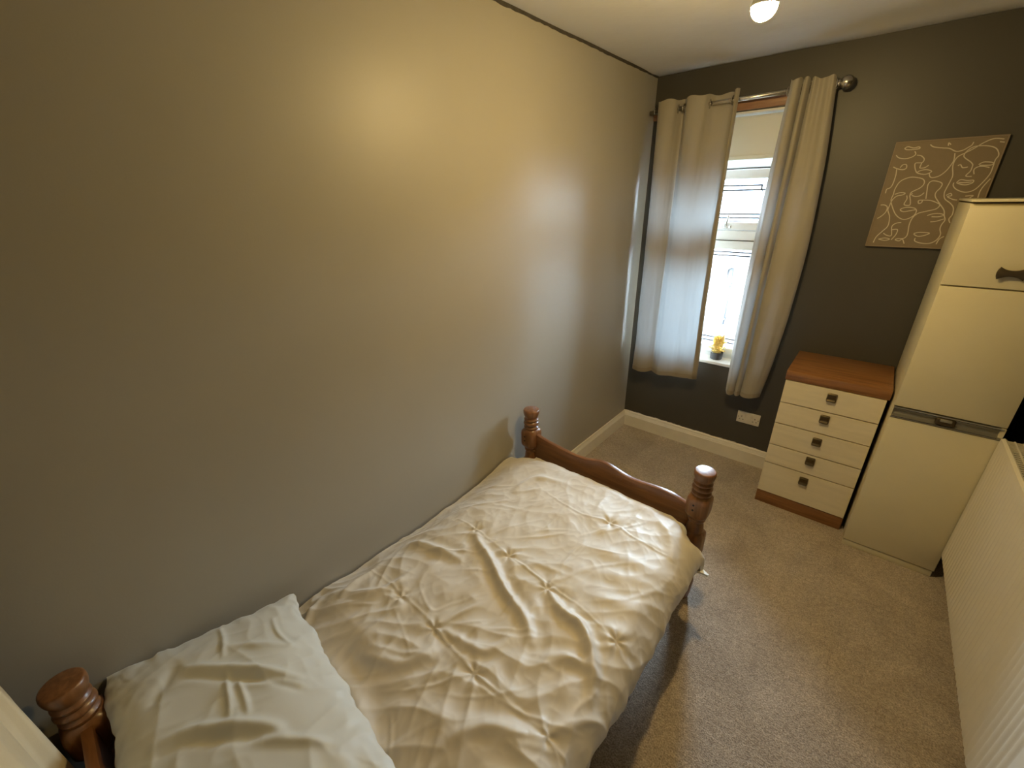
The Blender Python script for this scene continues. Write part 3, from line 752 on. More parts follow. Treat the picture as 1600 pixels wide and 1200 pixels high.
    # rolled foot end
    b2 = len(V)
    ft = P[:, -1].copy(); f1 = ft.copy(); f1[:, 2] -= 0.016; f1[:, 1] -= 0.006
    f2 = ft.copy(); f2[:, 2] -= 0.03; f2[:, 1] -= 0.04
    V = np.concatenate([V, f1, f2])
    for i in range(ns - 1):
        a = i * nt + nt - 1; c = (i + 1) * nt + nt - 1
        fs.append((a, c, b2 + i + 1, b2 + i)); fs.append((b2 + i, b2 + i + 1, b2 + ns + i + 1, b2 + ns + i))
    return V.tolist(), fs, P
V, FS, DP = make_duvet()
dv = empty('duvet', (0.55, -2.3, 0.46), 'crumpled beige satin duvet spread over the pine bed', 'duvet')
obj('cover', (V, FS), M['duvet'], dv, True)
# white inner corner peeping out at the foot
cx, cy, cz = DP[-1, -1]
cx, cy, cz = [float(q) for q in (cx, cy, cz)]
def corner_flap():
    n = 14; vs = []; fs = []
    for i in range(n):
        f = i / (n - 1)
        for j in range(n):
            g = j / (n - 1) * (1 - 0.85 * f)
            vs.append((cx - 0.030 + 0.066 * f, cy - 0.052 + 0.070 * g + 0.016 * f, cz + 0.014 + 0.010 * f + 0.005 * math.sin(3 * g + f * 4) - 0.010 * g))
    fs = grid_faces(n, n)
    k = len(vs); vs2 = [(v[0] - 0.002, v[1], v[2] - 0.010) for v in vs]
    fs += [tuple(reversed([q + k for q in f_])) for f_ in fs[:]]
    for i in range(n - 1):
        fs.append((i * n, (i + 1) * n, (i + 1) * n + k, i * n + k)); fs.append((i * n + n - 1, i * n + n - 1 + k, (i + 1) * n + n - 1 + k, (i + 1) * n + n - 1))
    for j in range(n - 1):
        fs.append(((n - 1) * n + j, (n - 1) * n + j + 1, (n - 1) * n + j + 1 + k, (n - 1) * n + j + k)); fs.append((j, j + k, j + 1 + k, j + 1))
    return vs + vs2, fs
tag(obj('corner_lining', corner_flap(), M['sheet'], dv, True), 'white lining corner')

# ------------------------------------------------------------------ pillow
def make_pillow():
    nu, nv = 170, 130
    u = np.linspace(-1, 1, nu); v = np.linspace(-1, 1, nv)
    U, Vv = np.meshgrid(u, v, indexing='ij')
    lx, ly = 0.385, 0.245
    k = 0.10
    X = lx * U * (1 - k * 0.5 * (1 - Vv ** 2) * np.abs(U) ** 3 * 0.4)
    Y = ly * Vv * (1 - k * 0.5 * (1 - U ** 2) * np.abs(Vv) ** 3 * 0.6)
    ed = np.maximum(np.abs(U), np.abs(Vv)) ** 4
    X = X + ed * (0.014 * perlin(Vv * 3 + 2, U * 3 + 5) + 0.006 * perlin(Vv * 9 + 2, U * 9 + 5)); Y = Y + ed * (0.020 * perlin(U * 3.5 + 8, Vv * 3 + 1) + 0.007 * perlin(U * 11 + 3, Vv * 9 + 7))
    prof = ((1 - np.abs(U) ** 2.6) ** 0.55) * ((1 - np.abs(Vv) ** 2.4) ** 0.55)
    sx, sy = X + 5, Y + 5
    wr = 0.012 * perlin(X * 4 + 3, Y * 5 + 9) + 0.006 * perlin(X * 9 + 2, Y * 8 + 5)
    wx = X + 0.04 * perlin(X * 6 + 8, Y * 6 + 2); wy = Y + 0.04 * perlin(X * 6 + 1, Y * 6 + 4)
    rid = np.clip(1 - np.abs(perlin(wx * 4.0 + 4, wy * 12 + 6)) * 2.2, 0, 1) ** 2.2
    rid2 = np.clip(1 - np.abs(perlin(wx * 15 + 14, wy * 6 + 16)) * 2.2, 0, 1) ** 2.4
    edge = np.clip(1.0 - np.maximum(np.abs(U), np.abs(Vv)), 0, 1)
    pk = np.exp(-edge / 0.14) * np.clip(edge / 0.02, 0, 1)
    pucker = pk * (np.sin(U * 34 + 3 * perlin(U * 5, Vv * 5)) * (np.abs(Vv) > np.abs(U)) + np.sin(Vv * 22 + 3 * perlin(U * 5 + 3, Vv * 5)) * (np.abs(U) >= np.abs(Vv)))
    top = 0.090 * prof + prof ** 0.5 * (0.7 * wr + 0.004 * rid + 0.003 * rid2) + 0.0035 * pucker
    for pts, w, a in (([(-.205, -.063), (-.138, .009), (-.056, .09), (.027, .157)], .012, .014), ([(-.19, -.085), (-.118, -.012), (-.036, .068), (.045, .138)], .010, -.010),
                      ([(-.031, -.155), (-.016, -.096), (.028, -.03), (.091, .045), (.133, .068)], .013, .015), ([(-.002, -.165), (.012, -.105), (.055, -.045), (.115, .03)], .012, -.010),
                      ([(-.35, .023), (-.264, .025), (-.182, .01)], .007, .007), ([(-.118, .004), (-.038, -.006), (.018, -.016)], .007, .008), ([(-.08, .023), (-.009, .023), (.037, .019)], .007, .007),
                      ([(-.267, .155), (-.187, .148), (-.113, .164)], .006, .007), ([(-.149, -.15), (-.213, -.109), (-.244, -.092)], .016, -.008), ([(.108, .006), (.147, .063), (.219, .146)], .012, .011),
                      ([(-.217, .027), (-.172, .083), (-.107, .17)], .012, .008), ([(-.051, .025), (-.013, .09), (.046, .15)], .010, .008), ([(.2, -.15), (.24, -.05), (.29, .06)], .014, .012)):
        d, q = dist_poly(X, Y, pts); top += prof ** 0.4 * a * np.sin(np.clip(q, .02, .98) * PI) ** .5 * np.exp(-(d / w) ** 2)
    # a flat flange beyond the front edge
    bot = -0.052 * prof
    vs = []
    ang = math.radians(-5.5); ca, sa = math.cos(ang), math.sin(ang)
    def place(x, y, z):
        tilt = 0.115 * np.clip((0.22 - y) / 0.46, 0, 1)        # the head end is propped up
        gx, gy = x * ca - y * sa, x * sa + y * ca
        return np.stack([0.408 + gx, -3.076 + gy, 0.518 + z + 0.085 * np.clip((0.24 - y) / 0.48, 0, 1) ** 1.3], -1)
    A = place(X, Y, top).reshape(-1, 3); B = place(X, Y, bot).reshape(-1, 3)
    fs = grid_faces(nu, nv); n = nu * nv
    fs += [tuple(reversed([q + n for q in f])) for f in grid_faces(nu, nv)]
    rim = [i * nv for i in range(nu)] + [(nu - 1) * nv + j for j in range(1, nv)] + [i * nv + nv - 1 for i in range(nu - 2, -1, -1)] + [j for j in range(nv - 2, 0, -1)]
    for a, b in zip(rim, rim[1:] + rim[:1]): fs.append((b, a, a + n, b + n))
    V = np.concatenate([A, B]); V[:, 0] = np.maximum(V[:, 0], 0.004)
    V[:, 2] = np.maximum(V[:, 2], 0.470)
    return V.tolist(), fs
pw = empty('pillow', (0.408, -3.076, 0.458), 'pale grey-beige pillow at the head of the bed', 'pillow')
obj('pillowcase', make_pillow(), M['pillow'], pw, True)

# ================================================================== CHEST OF DRAWERS
CX0, CX1, CY, CT = 1.133, 1.582, -0.4195, 0.905
ch = empty('chest_of_drawers', (1.357, -0.21, 0), 'chest with five cream drawers and teak top under artwork', 'chest of drawers')
auto_smooth(obj('carcass', box(CX0, CX1, CY + 0.020, -0.022, 0.085, 0.846, 0.002), M['teak_side'], ch))
auto_smooth(obj('plinth', box(CX0, CX1, CY + 0.004, -0.03, 0.0, 0.082, 0.003), M['teak'], ch))
tpz = 0.846
prof = [(CY + 0.001, tpz + 0.001), (CY - 0.006, CT - 0.018), (CY - 0.002, CT - 0.006), (CY + 0.010, CT), (-0.004, CT), (-0.004, tpz + 0.001)]
auto_smooth(obj('top', prism(prof, 0, CX0 - 0.004, CX1 + 0.008, bev=0.0015), M['teak'], ch))
zs = [0.846, 0.706, 0.570, 0.424, 0.296, 0.085]
hzs = [0.797, 0.664, 0.517, 0.386, 0.245]
def cup_handle(x, z, parent):
    # dished square pull: hooded top, hollow middle, lower lip that faces up
    h = 0.0235
    pr = [(CY, h), (CY - 0.013, h), (CY - 0.0155, h - 0.003), (CY - 0.0155, h - 0.006), (CY - 0.012, 0.004), (CY - 0.009, -0.004), (CY - 0.0085, -0.009), (CY - 0.010, -0.013), (CY - 0.0165, -h + 0.005), (CY - 0.0165, -h + 0.002), (CY - 0.014, -h), (CY, -h)]
    bm = bmesh.new(); n = 14; rings = []
    for i in range(n + 1):
        g = 2 * i / n - 1
        q = (1 - abs(g) ** 7) ** (1 / 7) if abs(g) < 1 else 0.0
        e = 0.80 + 0.20 * q
        rings.append([bm.verts.new((x + 0.0225 * g, CY + (yy - CY) * (0.5 + 0.5 * q), z + zz * e)) for yy, zz in pr])
    m = len(pr)
    for a, b_ in zip(rings[:-1], rings[1:]):
        for k in range(m): bm.faces.new((a[k], a[(k + 1) % m], b_[(k + 1) % m], b_[k]))
    bm.faces.new(rings[0]); bm.faces.new(list(reversed(rings[-1])))
    return auto_smooth(obj('cup_handle', bm, M['bronze'], parent), 50)
for k in range(5):
    d = obj('drawer', box(CX0 + 0.001, CX1 - 0.001, CY, CY + 0.019, zs[k + 1] + 0.003, zs[k] - 0.003, 0.0012), M['laminate_grain'], ch)
    cup_handle(1.361 - 0.0025 * k, hzs[k], d)

# ================================================================== TALL CUPBOARD
PX0, PX1, PY, PT = 1.600, 1.976, -0.538, 1.783
cb = empty('tall_cupboard', (1.788, -0.27, 0), 'tall narrow cream cupboard between chest and radiator', 'cupboard')
auto_smooth(obj('carcass', box(PX0, PX1, PY + 0.022, -0.022, 0.038, PT - 0.016, 0.002), M['laminate'], cb))
auto_smooth(obj('top_board', box(PX0 - 0.002, PX1 + 0.002, PY - 0.004, -0.02, PT - 0.010, PT, 0.002), M['laminate'], cb))
auto_smooth(obj('plinth', box(PX0 + 0.003, PX1 - 0.003, PY + 0.006, -0.04, 0.0, 0.036, 0.002), M['laminate'], cb))
ud = auto_smooth(obj('upper_door', box(PX0, PX1, PY, PY + 0.020, 1.449, 1.756, 0.0025), M['laminate'], cb))
md = auto_smooth(obj('middle_door', box(PX0, PX1, PY, PY + 0.020, 0.873, 1.443, 0.0025), M['laminate'], cb))
ld = auto_smooth(obj('lower_door', box(PX0, PX1, PY, PY + 0.020, 0.042, 0.811, 0.0025), M['laminate'], cb))
# bone shaped pull on the upper door
def bone():
    up = []
    for i in range(21):
        x = -0.036 + 0.072 * i / 20
        up.append((1.788 + x, 0.0115 + 0.0135 * (abs(x) / 0.036) ** 2.2))
    ol = [(x, 1.512 + h) for x, h in up] + [(1.788 + 0.041, 1.524), (1.788 + 0.0425, 1.512), (1.788 + 0.041, 1.500)] + [(x, 1.512 - h) for x, h in reversed(up)] + [(1.788 - 0.041, 1.500), (1.788 - 0.0425, 1.512), (1.788 - 0.041, 1.524)]
    return prism(ol, 1, PY - 0.022, PY - 0.012, bev=0.003)
h_ = auto_smooth(obj('bone_handle', bone(), M['brown_metal'], ud), 40)
for sx in (-0.026, 0.026):
    bm = lathe([(0.006, 0), (0.006, 0.014)], 14)
    for v in bm.verts: v.co = Vector((1.788 + sx + v.co.x, PY - v.co.z, 1.512 + v.co.y))
    obj('handle_foot', bm, M['brown_metal'], h_)
# recessed metal finger pull running across between middle and lower door
gp = [(PY + 0.003, 0.868), (PY - 0.004, 0.868), (PY - 0.005, 0.860), (PY + 0.008, 0.852), (PY + 0.013, 0.842), (PY + 0.008, 0.831), (PY - 0.005, 0.823), (PY - 0.004, 0.815), (PY + 0.020, 0.814), (PY + 0.020, 0.870)]
gr = auto_smooth(obj('grip_rail', prism(gp, 0, PX0 + 0.003, PX1 - 0.006), M['alu'], cb), 30)
for (x0, x1) in ((PX0, PX0 + 0.004), (PX1 - 0.016, PX1)):
    obj('end_cap', box(x0, x1, PY - 0.002, PY + 0.020, 0.815, 0.869, 0.0015), M['laminate'], gr)
obj('rail_line', box(PX0 + 0.006, PX1 - 0.018, PY - 0.0065, PY - 0.004, 0.8615, 0.8635), M['black'], gr)
obj('rail_line', box(PX0 + 0.006, PX1 - 0.018, PY - 0.0065, PY - 0.004, 0.8195, 0.8215), M['black'], gr)
bm = box(1.754, 1.824, PY - 0.013, PY + 0.008, 0.826, 0.862, 0.010, 4)
latch = auto_smooth(obj('latch', bm, M['brown_metal'], gr), 50)
auto_smooth(obj('latch_button', box(1.768, 1.810, PY - 0.020, PY - 0.010, 0.846, 0.860, 0.005, 3), M['alu'], latch), 50)

# ================================================================== PICTURE
ax0, ax1, az0, az1 = 1.295, 1.687, 1.548, 2.044
pc = empty('wall_art', ((ax0 + ax1) / 2, 0, az0), 'brown canvas with white line drawn faces on dark wall', 'picture')
auto_smooth(obj('canvas', box(ax0 + 0.004, ax1 - 0.004, -0.0205, -0.001, az0 + 0.004, az1 - 0.004, 0.002), M['art_paper'], pc))
for (x0, x1, z0, z1) in ((ax0, ax1, az1 - 0.005, az1), (ax0, ax1, az0, az0 + 0.005), (ax0, ax0 + 0.005, az0 + .005, az1 - .005), (ax1 - 0.005, ax1, az0 + .005, az1 - .005)):
    obj('frame_edge', box(x0, x1, -0.023, -0.001, z0, z1, 0.001), M['art_frame'], pc)
STROKES = [[[1.335,2.013],[1.346,2.02],[1.368,2.013],[1.388,2.016],[1.392,2.009],[1.37,2.006],[1.345,2.007],[1.335,2.013]],[[1.31,1.985],[1.325,1.972],[1.352,1.967],[1.375,1.974],[1.384,1.985],[1.377,1.998]],[[1.39,1.98],[1.407,1.976],[1.422,1.961],[1.418,1.946],[1.395,1.945],[1.396,1.93],[1.405,1.91],[1.416,1.899],[1.443,1.893],[1.461,1.9],[1.463,1.907],[1.441,1.914],[1.418,1.909],[1.413,1.902]],[[1.418,1.946],[1.416,1.929],[1.418,1.922],[1.434,1.923],[1.446,1.933]],[[1.457,1.9],[1.464,1.883],[1.476,1.877],[1.498,1.884],[1.516,1.905],[1.527,1.933],[1.53,1.952],[1.525,1.98]],[[1.427,2.023],[1.442,2.012],[1.475,2.005],[1.5,2.001],[1.527,1.987],[1.549,1.99],[1.564,2.001],[1.573,2.009],[1.576,2.022]],[[1.493,2.013],[1.491,2.025],[1.501,2.017]],[[1.672,2.026],[1.639,2.03],[1.611,2.017],[1.585,1.995],[1.56,1.978],[1.541,1.965],[1.534,1.949],[1.534,1.923],[1.545,1.884],[1.544,1.86],[1.539,1.826],[1.538,1.806],[1.547,1.781],[1.573,1.76],[1.589,1.74],[1.594,1.71],[1.588,1.689],[1.597,1.671]],[[1.601,1.927],[1.59,1.939],[1.566,1.957],[1.559,1.969],[1.565,1.987],[1.583,2.002],[1.615,2.004],[1.645,1.997],[1.663,1.984],[1.674,1.961],[1.669,1.943],[1.67,1.916],[1.669,1.884],[1.655,1.847],[1.637,1.818],[1.61,1.809],[1.579,1.82],[1.561,1.837],[1.558,1.852]],[[1.601,1.927],[1.601,1.901],[1.591,1.88],[1.612,1.877]],[[1.617,1.886],[1.611,1.905],[1.619,1.916],[1.637,1.918],[1.66,1.912]],[[1.62,1.926],[1.635,1.936],[1.665,1.932],[1.664,1.923],[1.643,1.922],[1.624,1.923]],[[1.551,1.925],[1.559,1.929],[1.57,1.916],[1.587,1.918]],[[1.568,1.852],[1.578,1.864],[1.602,1.86],[1.623,1.86],[1.621,1.848],[1.6,1.841],[1.576,1.847],[1.568,1.852]],[[1.574,1.852],[1.597,1.851],[1.619,1.853]],[[1.677,1.865],[1.665,1.837],[1.659,1.813],[1.66,1.784]],[[1.547,1.796],[1.56,1.805],[1.567,1.795],[1.553,1.791],[1.576,1.778],[1.592,1.775]],[[1.615,1.792],[1.641,1.794],[1.632,1.784]],[[1.661,2.016],[1.677,2.013]],[[1.313,1.932],[1.329,1.924],[1.352,1.918],[1.365,1.924],[1.361,1.94],[1.348,1.94],[1.341,1.928]],[[1.329,1.921],[1.333,1.893],[1.332,1.854],[1.326,1.836],[1.314,1.829],[1.314,1.81]],[[1.42,1.808],[1.414,1.798],[1.415,1.813],[1.443,1.833],[1.452,1.853],[1.443,1.871],[1.417,1.88],[1.388,1.881],[1.358,1.864],[1.347,1.83],[1.347,1.804],[1.345,1.778],[1.358,1.746],[1.382,1.708],[1.41,1.687],[1.432,1.687],[1.453,1.703],[1.458,1.724],[1.448,1.738],[1.421,1.743],[1.4,1.738],[1.394,1.73],[1.409,1.722],[1.434,1.727],[1.454,1.732]],[[1.401,1.798],[1.406,1.782],[1.402,1.756],[1.424,1.753],[1.422,1.772],[1.412,1.798]],[[1.352,1.804],[1.372,1.812],[1.392,1.809],[1.383,1.801],[1.363,1.796],[1.35,1.778],[1.346,1.751],[1.345,1.729],[1.36,1.697],[1.365,1.653],[1.349,1.625],[1.331,1.596],[1.326,1.567]],[[1.421,1.798],[1.437,1.793],[1.453,1.797],[1.464,1.81]],[[1.309,1.754],[1.325,1.754],[1.339,1.743],[1.338,1.719],[1.325,1.699],[1.312,1.688]],[[1.478,1.781],[1.472,1.817],[1.468,1.848],[1.478,1.862],[1.501,1.859],[1.518,1.849],[1.517,1.831],[1.507,1.811],[1.51,1.791],[1.533,1.761],[1.558,1.73],[1.567,1.704],[1.575,1.684],[1.569,1.663],[1.569,1.642],[1.578,1.616],[1.57,1.589],[1.549,1.573],[1.515,1.573],[1.49,1.583],[1.489,1.596]],[[1.467,1.776],[1.466,1.764],[1.456,1.761],[1.453,1.774],[1.467,1.776],[1.497,1.774],[1.524,1.763],[1.537,1.753],[1.528,1.735],[1.498,1.725],[1.467,1.714],[1.452,1.693],[1.448,1.66],[1.453,1.622],[1.452,1.603],[1.442,1.592],[1.422,1.591],[1.412,1.585],[1.429,1.58],[1.44,1.589],[1.453,1.567]],[[1.504,1.704],[1.522,1.712],[1.546,1.714],[1.565,1.707],[1.547,1.699],[1.522,1.699]],[[1.524,1.675],[1.544,1.678],[1.57,1.689]],[[1.477,1.618],[1.496,1.624],[1.535,1.622],[1.521,1.611],[1.497,1.605],[1.477,1.615]],[[1.414,1.67],[1.393,1.665],[1.382,1.648],[1.391,1.606],[1.372,1.606],[1.356,1.616]],[[1.386,1.634],[1.408,1.635],[1.408,1.61],[1.396,1.584]],[[1.343,1.585],[1.367,1.592],[1.389,1.587],[1.37,1.58],[1.345,1.585]],[[1.575,1.57],[1.58,1.595],[1.593,1.608]]]
def strokes():
    vs, fs = [], []
    for st in STROKES:
        P = spline(st, max(8, len(st) * 6)); n = len(P); b0 = len(vs)
        tg = np.gradient(P, axis=0); tg /= np.linalg.norm(tg, axis=1, keepdims=True) + 1e-9
        for i in range(n):
            w = 0.0020
            nx, nz = -tg[i, 1] * w, tg[i, 0] * w
            x, z = P[i]
            x = min(max(x, ax0 + .008), ax1 - .008); z = min(max(z, az0 + .007), az1 - .007)
            vs.append((x + nx, -0.0211, z + nz)); vs.append((x - nx, -0.0211, z - nz))
        for i in range(n - 1): fs.append((b0 + 2 * i, b0 + 2 * i + 1, b0 + 2 * i + 3, b0 + 2 * i + 2))
    return vs, fs
tag(obj('line_drawing', strokes(), M['art_line'], pc), 'white line drawing of faces')

# ================================================================== SOCKET
sk = empty('wall_socket', (0.936, 0, 0.355), 'white double power socket low on the dark wall', 'power socket')
sx0, sx1, sz0, sz1 = 0.863, 1.009, 0.312, 0.398
auto_smooth(obj('face_plate', box(sx0, sx1, -0.010, -0.0005, sz0, sz1, 0.003, 3), M['plastic'], sk))
for cxs in (0.893, 0.979):
    for (dx, dz, w, h) in ((0, 0.016, 0.004, 0.009), (-0.011, -0.006, 0.008, 0.004), (0.011, -0.006, 0.008, 0.004)):
        obj('pin_hole', box(cxs + dx - w / 2, cxs + dx + w / 2, -0.0107, -0.009, 0.345 + dz - h / 2, 0.345 + dz + h / 2), M['black'], sk)
for cxs in (0.913, 0.959):
    sw = auto_smooth(obj('switch', box(cxs - 0.006, cxs + 0.006, -0.0145, -0.009, 0.366, 0.386, 0.002), M['plastic'], sk))
for cxs in (0.881 - 0.01, 1.0):
    bm = lathe([(0.0028, 0), (0.0028, 0.0014)], 12)
    for v in bm.verts: v.co = Vector((cxs + v.co.x, -0.0095 - v.co.z, 0.355 + v.co.y))
    obj('screw', bm, M['bronze'], sk)

# ================================================================== RADIATOR
RX, RZ0, RZ1, RYF, RYN = 1.970, 0.150, 0.830, -0.543, -1.86
rd = empty('radiator', (2.03, -1.2, RZ0), 'long cream ribbed radiator with grille top on right wall', 'radiator')
def ribbed_panel(xf, sgn):
    pitch = 0.0333; n = int((RYF - RYN - 0.06) / pitch); step = 8
    y = [RYF]; xo = [0.0]
    ystart = RYF - 0.03
    prof = []
    for k in range(n):
        for q in range(step):
            f = q / step
            d = 0.006 * (0.5 - 0.5 * math.cos(2 * PI * f)) ** 1.4
            prof.append((ystart - (k + f) * pitch, d))
    prof = [(RYF, 0.0), (RYF - 0.02, 0.0)] + prof + [(RYN + 0.02, 0.0), (RYN, 0.0)]
    zz = [(RZ0, 0.010, 0), (RZ0 + 0.004, 0.003, 0.4), (RZ0 + 0.014, 0.0, 0.8), (RZ0 + 0.035, 0.0, 1.0), (RZ1 - 0.06, 0.0, 1.0), (RZ1 - 0.035, 0.0, 0.25), (RZ1 - 0.022, 0.0, 0.0), (RZ1 - 0.006, 0.002, 0.0), (RZ1, 0.012, 0.0)]
    vs = []; fs = []; m = len(prof)
    for z, inset, amp in zz:
        for (yv, d) in prof: vs.append((xf + sgn * (inset + d * amp), yv, z))
    for i in range(len(zz) - 1):
        for j in range(m - 1): fs.append((i * m + j, i * m + j + 1, (i + 1) * m + j + 1, (i + 1) * m + j))
    k = len(vs)
    vs += [(xf + sgn * 0.014, RYF, RZ0), (xf + sgn * 0.014, RYN, RZ0), (xf + sgn * 0.014, RYN, RZ1), (xf + sgn * 0.014, RYF, RZ1)]
    fs.append((k, k + 1, k + 2, k + 3))
    return vs, fs
auto_smooth(obj('front_panel', ribbed_panel(RX, 1), M['radiator'], rd), 40)
auto_smooth(obj('back_panel', box(2.068, 2.080, RYN, RYF, RZ0, RZ1 - 0.012, 0.003), M['radiator'], rd), 40)
for yy in (RYF, RYN):
    s_ = 1 if yy == RYF else -1
    auto_smooth(obj('end_panel', box(RX + 0.006, 2.078, min(yy, yy - s_ * 0.004), max(yy, yy - s_ * 0.004), RZ0 + 0.01, RZ1 - 0.008, 0.001), M['radiator'], rd), 40)
gx0, gx1 = RX + 0.012, 2.066
gb_ = obj('grille', box(gx0, gx1, RYN + 0.004, RYF - 0.004, RZ1 - 0.055, RZ1 - 0.050), M['black'], rd)
for k in range(4):
    x = gx0 + 0.001 + (gx1 - gx0 - 0.008) * k / 3
    obj('grille_bar', box(x, x + 0.005, RYN + 0.004, RYF - 0.004, RZ1 - 0.008, RZ1 - 0.003), M['radiator'], gb_)
n = 64
for k in range(n):
    y = RYF - 0.010 - (RYF - RYN - 0.02) * k / (n - 1)
    obj('grille_rib', box(gx0, gx1, y - 0.0022, y + 0.0022, RZ1 - 0.010, RZ1 - 0.005), M['radiator'], gb_)
for yy in (RYF - 0.2, RYN + 0.2):
    obj('wall_bracket', box(2.078, W - 0.0015, yy - 0.02, yy + 0.02, 0.2, 0.7, 0.002), M['radiator'], rd)
bm = tube([(2.03, RYN + 0.02, RZ0 + 0.04), (2.03, RYN - 0.05, RZ0 + 0.04), (2.03, RYN - 0.05, 0.0)], 0.0075, 10)
obj('supply_pipe', bm, M['chrome'], rd, True)
bm = tube([(2.03, RYF - 0.05, RZ0 + 0.012), (2.03, RYF - 0.05, 0.0)], 0.0075, 10)
obj('supply_pipe', bm, M['radiator'], rd, True)

# ================================================================== LITTLE YELLOW PLANT ON THE SILL
px_, py_, pz_ = 0.634, 0.062, 0.722
pt = empty('potted_plant', (px_, py_, pz_), 'little yellow flowering plant in dark pot on window board', 'plant')
obj('pot', lathe([(0.036, pz_), (0.040, pz_ + 0.004), (0.042, pz_ + 0.046), (0.042, pz_ + 0.052), (0.038, pz_ + 0.052), (0.036, pz_ + 0.044)], 28, px_, py_), M['pot'], pt, False)
auto_smooth(bpy.data.objects['pot'], 40)
def petals():
    rnd = random.Random(5); bm = bmesh.new()
    for k in range(120):
        a = rnd.uniform(0, 2 * PI); f = rnd.random()
        zc = pz_ + 0.052 + 0.115 * f
        wid = 0.050 * (1 - max(0, f - 0.30) / 0.70 * 0.60) * math.sqrt(rnd.uniform(0.25, 1)) * (0.75 + 0.25 * min(1, f / 0.2))
        c = Vector((px_ + wid * math.cos(a), py_ + wid * math.sin(a), zc))
        s = rnd.uniform(0.010, 0.016)
        out = Vector((math.cos(a), math.sin(a), rnd.uniform(0.1, 1.4))).normalized()
        side = out.cross(Vector((0, 0, 1))).normalized(); nrm = side.cross(out).normalized()
        P = [c - out * s * 0.6, c + side * s * 0.7 + nrm * 0.003, c + out * s * 1.3, c - side * s * 0.7 + nrm * 0.003]
        top_ = [bm.verts.new(q + nrm * 0.0012) for q in P]; bot_ = [bm.verts.new(q - nrm * 0.0012) for q in P]
        bm.faces.new(top_); bm.faces.new(list(reversed(bot_)))
        for i in range(4): bm.faces.new((top_[i], bot_[i], bot_[(i + 1) % 4], top_[(i + 1) % 4]))
    return bm
fl = obj('flowers', petals(), M['petal'], pt); fl['kind'] = 'stuff'
obj('stem', tube([(px_, py_, pz_ + 0.040), (px_, py_, pz_ + 0.13)], [0.030, 0.010], 12), M['petal'], pt, True)
for k, (dx, dz) in enumerate(((-0.030, 0.165), (0.0, 0.178), (0.028, 0.182))):
    obj('flower_spike', tube([(px_ + dx * 0.5, py_, pz_ + 0.10), (px_ + dx * 0.85, py_, pz_ + 0.14), (px_ + dx, py_, pz_ + dz)], [0.018, 0.014, 0.003], 10), M['petal'], pt, True)

# ================================================================== HANGING TOWEL AT THE HEAD END
tw = empty('hanging_towel', (0.33, -3.40, 0.36), 'cream hemmed cloth hanging at the bed head, bottom left corner', 'towel')
def towel():
    n, nz = 80, 60; vs = []
    for k in range(nz):
        f = k / (nz - 1); z = 1.60 - 1.24 * f
        spread = 0.10 + 0.90 * min(1, f * 1.6) ** 0.7
        for i in range(n):
            g = i / (n - 1)
            xl = 0.335 - 0.165 * spread - 0.1 * max(0, f - .35)
            xr = 0.335 + 0.19 * spread
            x = xl + (xr - xl) * g
            y = -3.398 + 0.008 * math.sin(g * 17 + 0.5) * min(1, f * 2) + 0.004 * math.sin(g * 31 + f * 6) + 0.006 * (1 - abs(2 * g - 1))
            e = abs(g - 0.16)
            y += -0.004 * math.exp(-(e / 0.02) ** 2) + (0.004 if g < 0.14 else 0)
            vs.append((x, y, z))
    fs = [(k * n + i, k * n + i + 1, (k + 1) * n + i + 1, (k + 1) * n + i) for k in range(nz - 1) for i in range(n - 1)]
    q = len(vs); vs += [(v[0], v[1] - 0.008, v[2]) for v in vs]; fs += [tuple(reversed([a + q for a in f_])) for f_ in fs[:]]
    for k in range(nz - 1):
        a, b = k * n, (k + 1) * n; fs.append((a, b, b + q, a + q)); a += n - 1; b += n - 1; fs.append((b, a, a + q, b + q))
    for i in range(n - 1):
        a = (nz - 1) * n + i; fs.append((a, a + 1, a + 1 + q, a + q)); fs.append((i + 1, i, i + q, i + 1 + q))
    return vs, fs
obj('cloth', towel(), M['towel'], tw, True)
hk = empty('wall_hook', (0.335, -L, 1.60), 'steel hook on the back wall holding the cream cloth', 'hook')
bm = box(0.318, 0.352, -L, -L + 0.006, 1.58, 1.66, 0.002)
obj('hook_plate', bm, M['chrome'], hk)
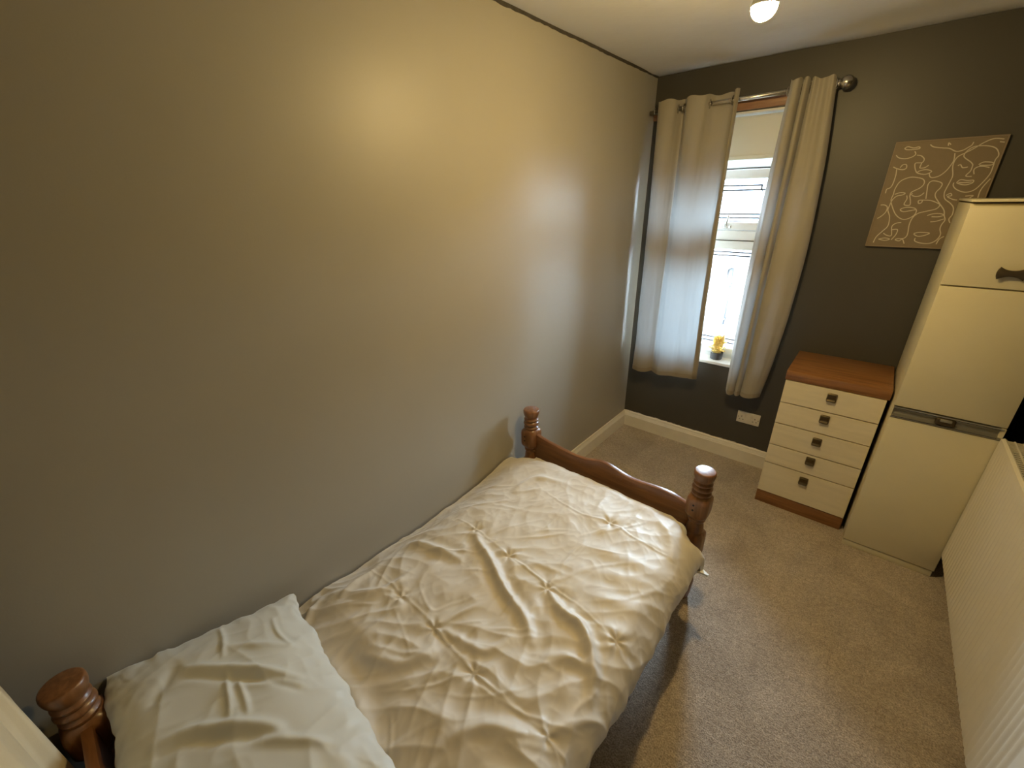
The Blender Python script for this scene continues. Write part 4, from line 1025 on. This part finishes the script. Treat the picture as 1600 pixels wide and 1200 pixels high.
obj('hook_arm', tube([(0.335, -L + 0.004, 1.62), (0.335, -L + 0.035, 1.60), (0.335, -L + 0.050, 1.615), (0.335, -L + 0.052, 1.64)], 0.005, 10), M['chrome'], hk, True)

# ================================================================== OUTSIDE
GZ = -2.75
gd = tag(obj('ground', box(-30, 30, TH + 0.1, 40, GZ - 0.2, GZ), M['yard'], None), 'pale concrete yard far below the window', 'ground', kind='structure')
nh = empty('neighbour_house', (-0.3, 8.5, GZ), 'pale gabled house seen through the window gap', 'house')
obj('gable_wall', prism([(-3.0, GZ), (3.0, GZ), (3.0, -0.90), (0.2, 1.40), (-3.0, -1.16)], 1, 7.0, 12.0), M['render'], nh)
rf = obj('roof', prism([(-3.25, -1.36), (-3.25, -1.27), (0.2, 1.50), (3.25, -0.98), (3.25, -1.08), (0.2, 1.40)], 1, 6.85, 12.1), M['slate'], nh)
obj('bargeboard', prism([(-3.25, -1.40), (-3.25, -1.27), (0.2, 1.49), (0.2, 1.36)], 1, 6.80, 6.86), M['pipe'], nh)
obj('drain_pipe', tube([(-0.99, 6.93, 0.40), (-0.99, 6.93, GZ)], 0.055, 10), M['pipe'], nh, True)
for k in range(3):
    obj('pipe_bracket', box(-1.06, -0.92, 6.88, 7.0, 0.05 - k * 0.75, 0.09 - k * 0.75), M['pipe'], nh)
lr = empty('lean_to', (-0.9, 6.0, GZ), 'low slate roofed outbuilding in front of the pale house', 'outbuilding')
obj('outbuilding_wall', prism([(-3.2, GZ), (1.2, GZ), (1.2, 0.55), (-3.2, -2.45)], 1, 5.9, 6.7), M['brick'], lr)
obj('lean_to_roof', prism([(-3.3, -2.50), (-3.3, -2.40), (1.3, 0.72), (1.3, 0.62)], 1, 5.75, 6.8), M['slate2'], lr)
fh = empty('far_terrace', (-4, 16, GZ), 'pale roof of the terrace beyond the gabled house', 'house')
obj('terrace_wall', box(-16, 8, 16, 22, GZ, 1.0), M['render'], fh)
obj('terrace_roof', prism([(15.7, 0.95), (19, 3.0), (22.3, 0.95)], 0, -16, 8), M['slate2'], fh)
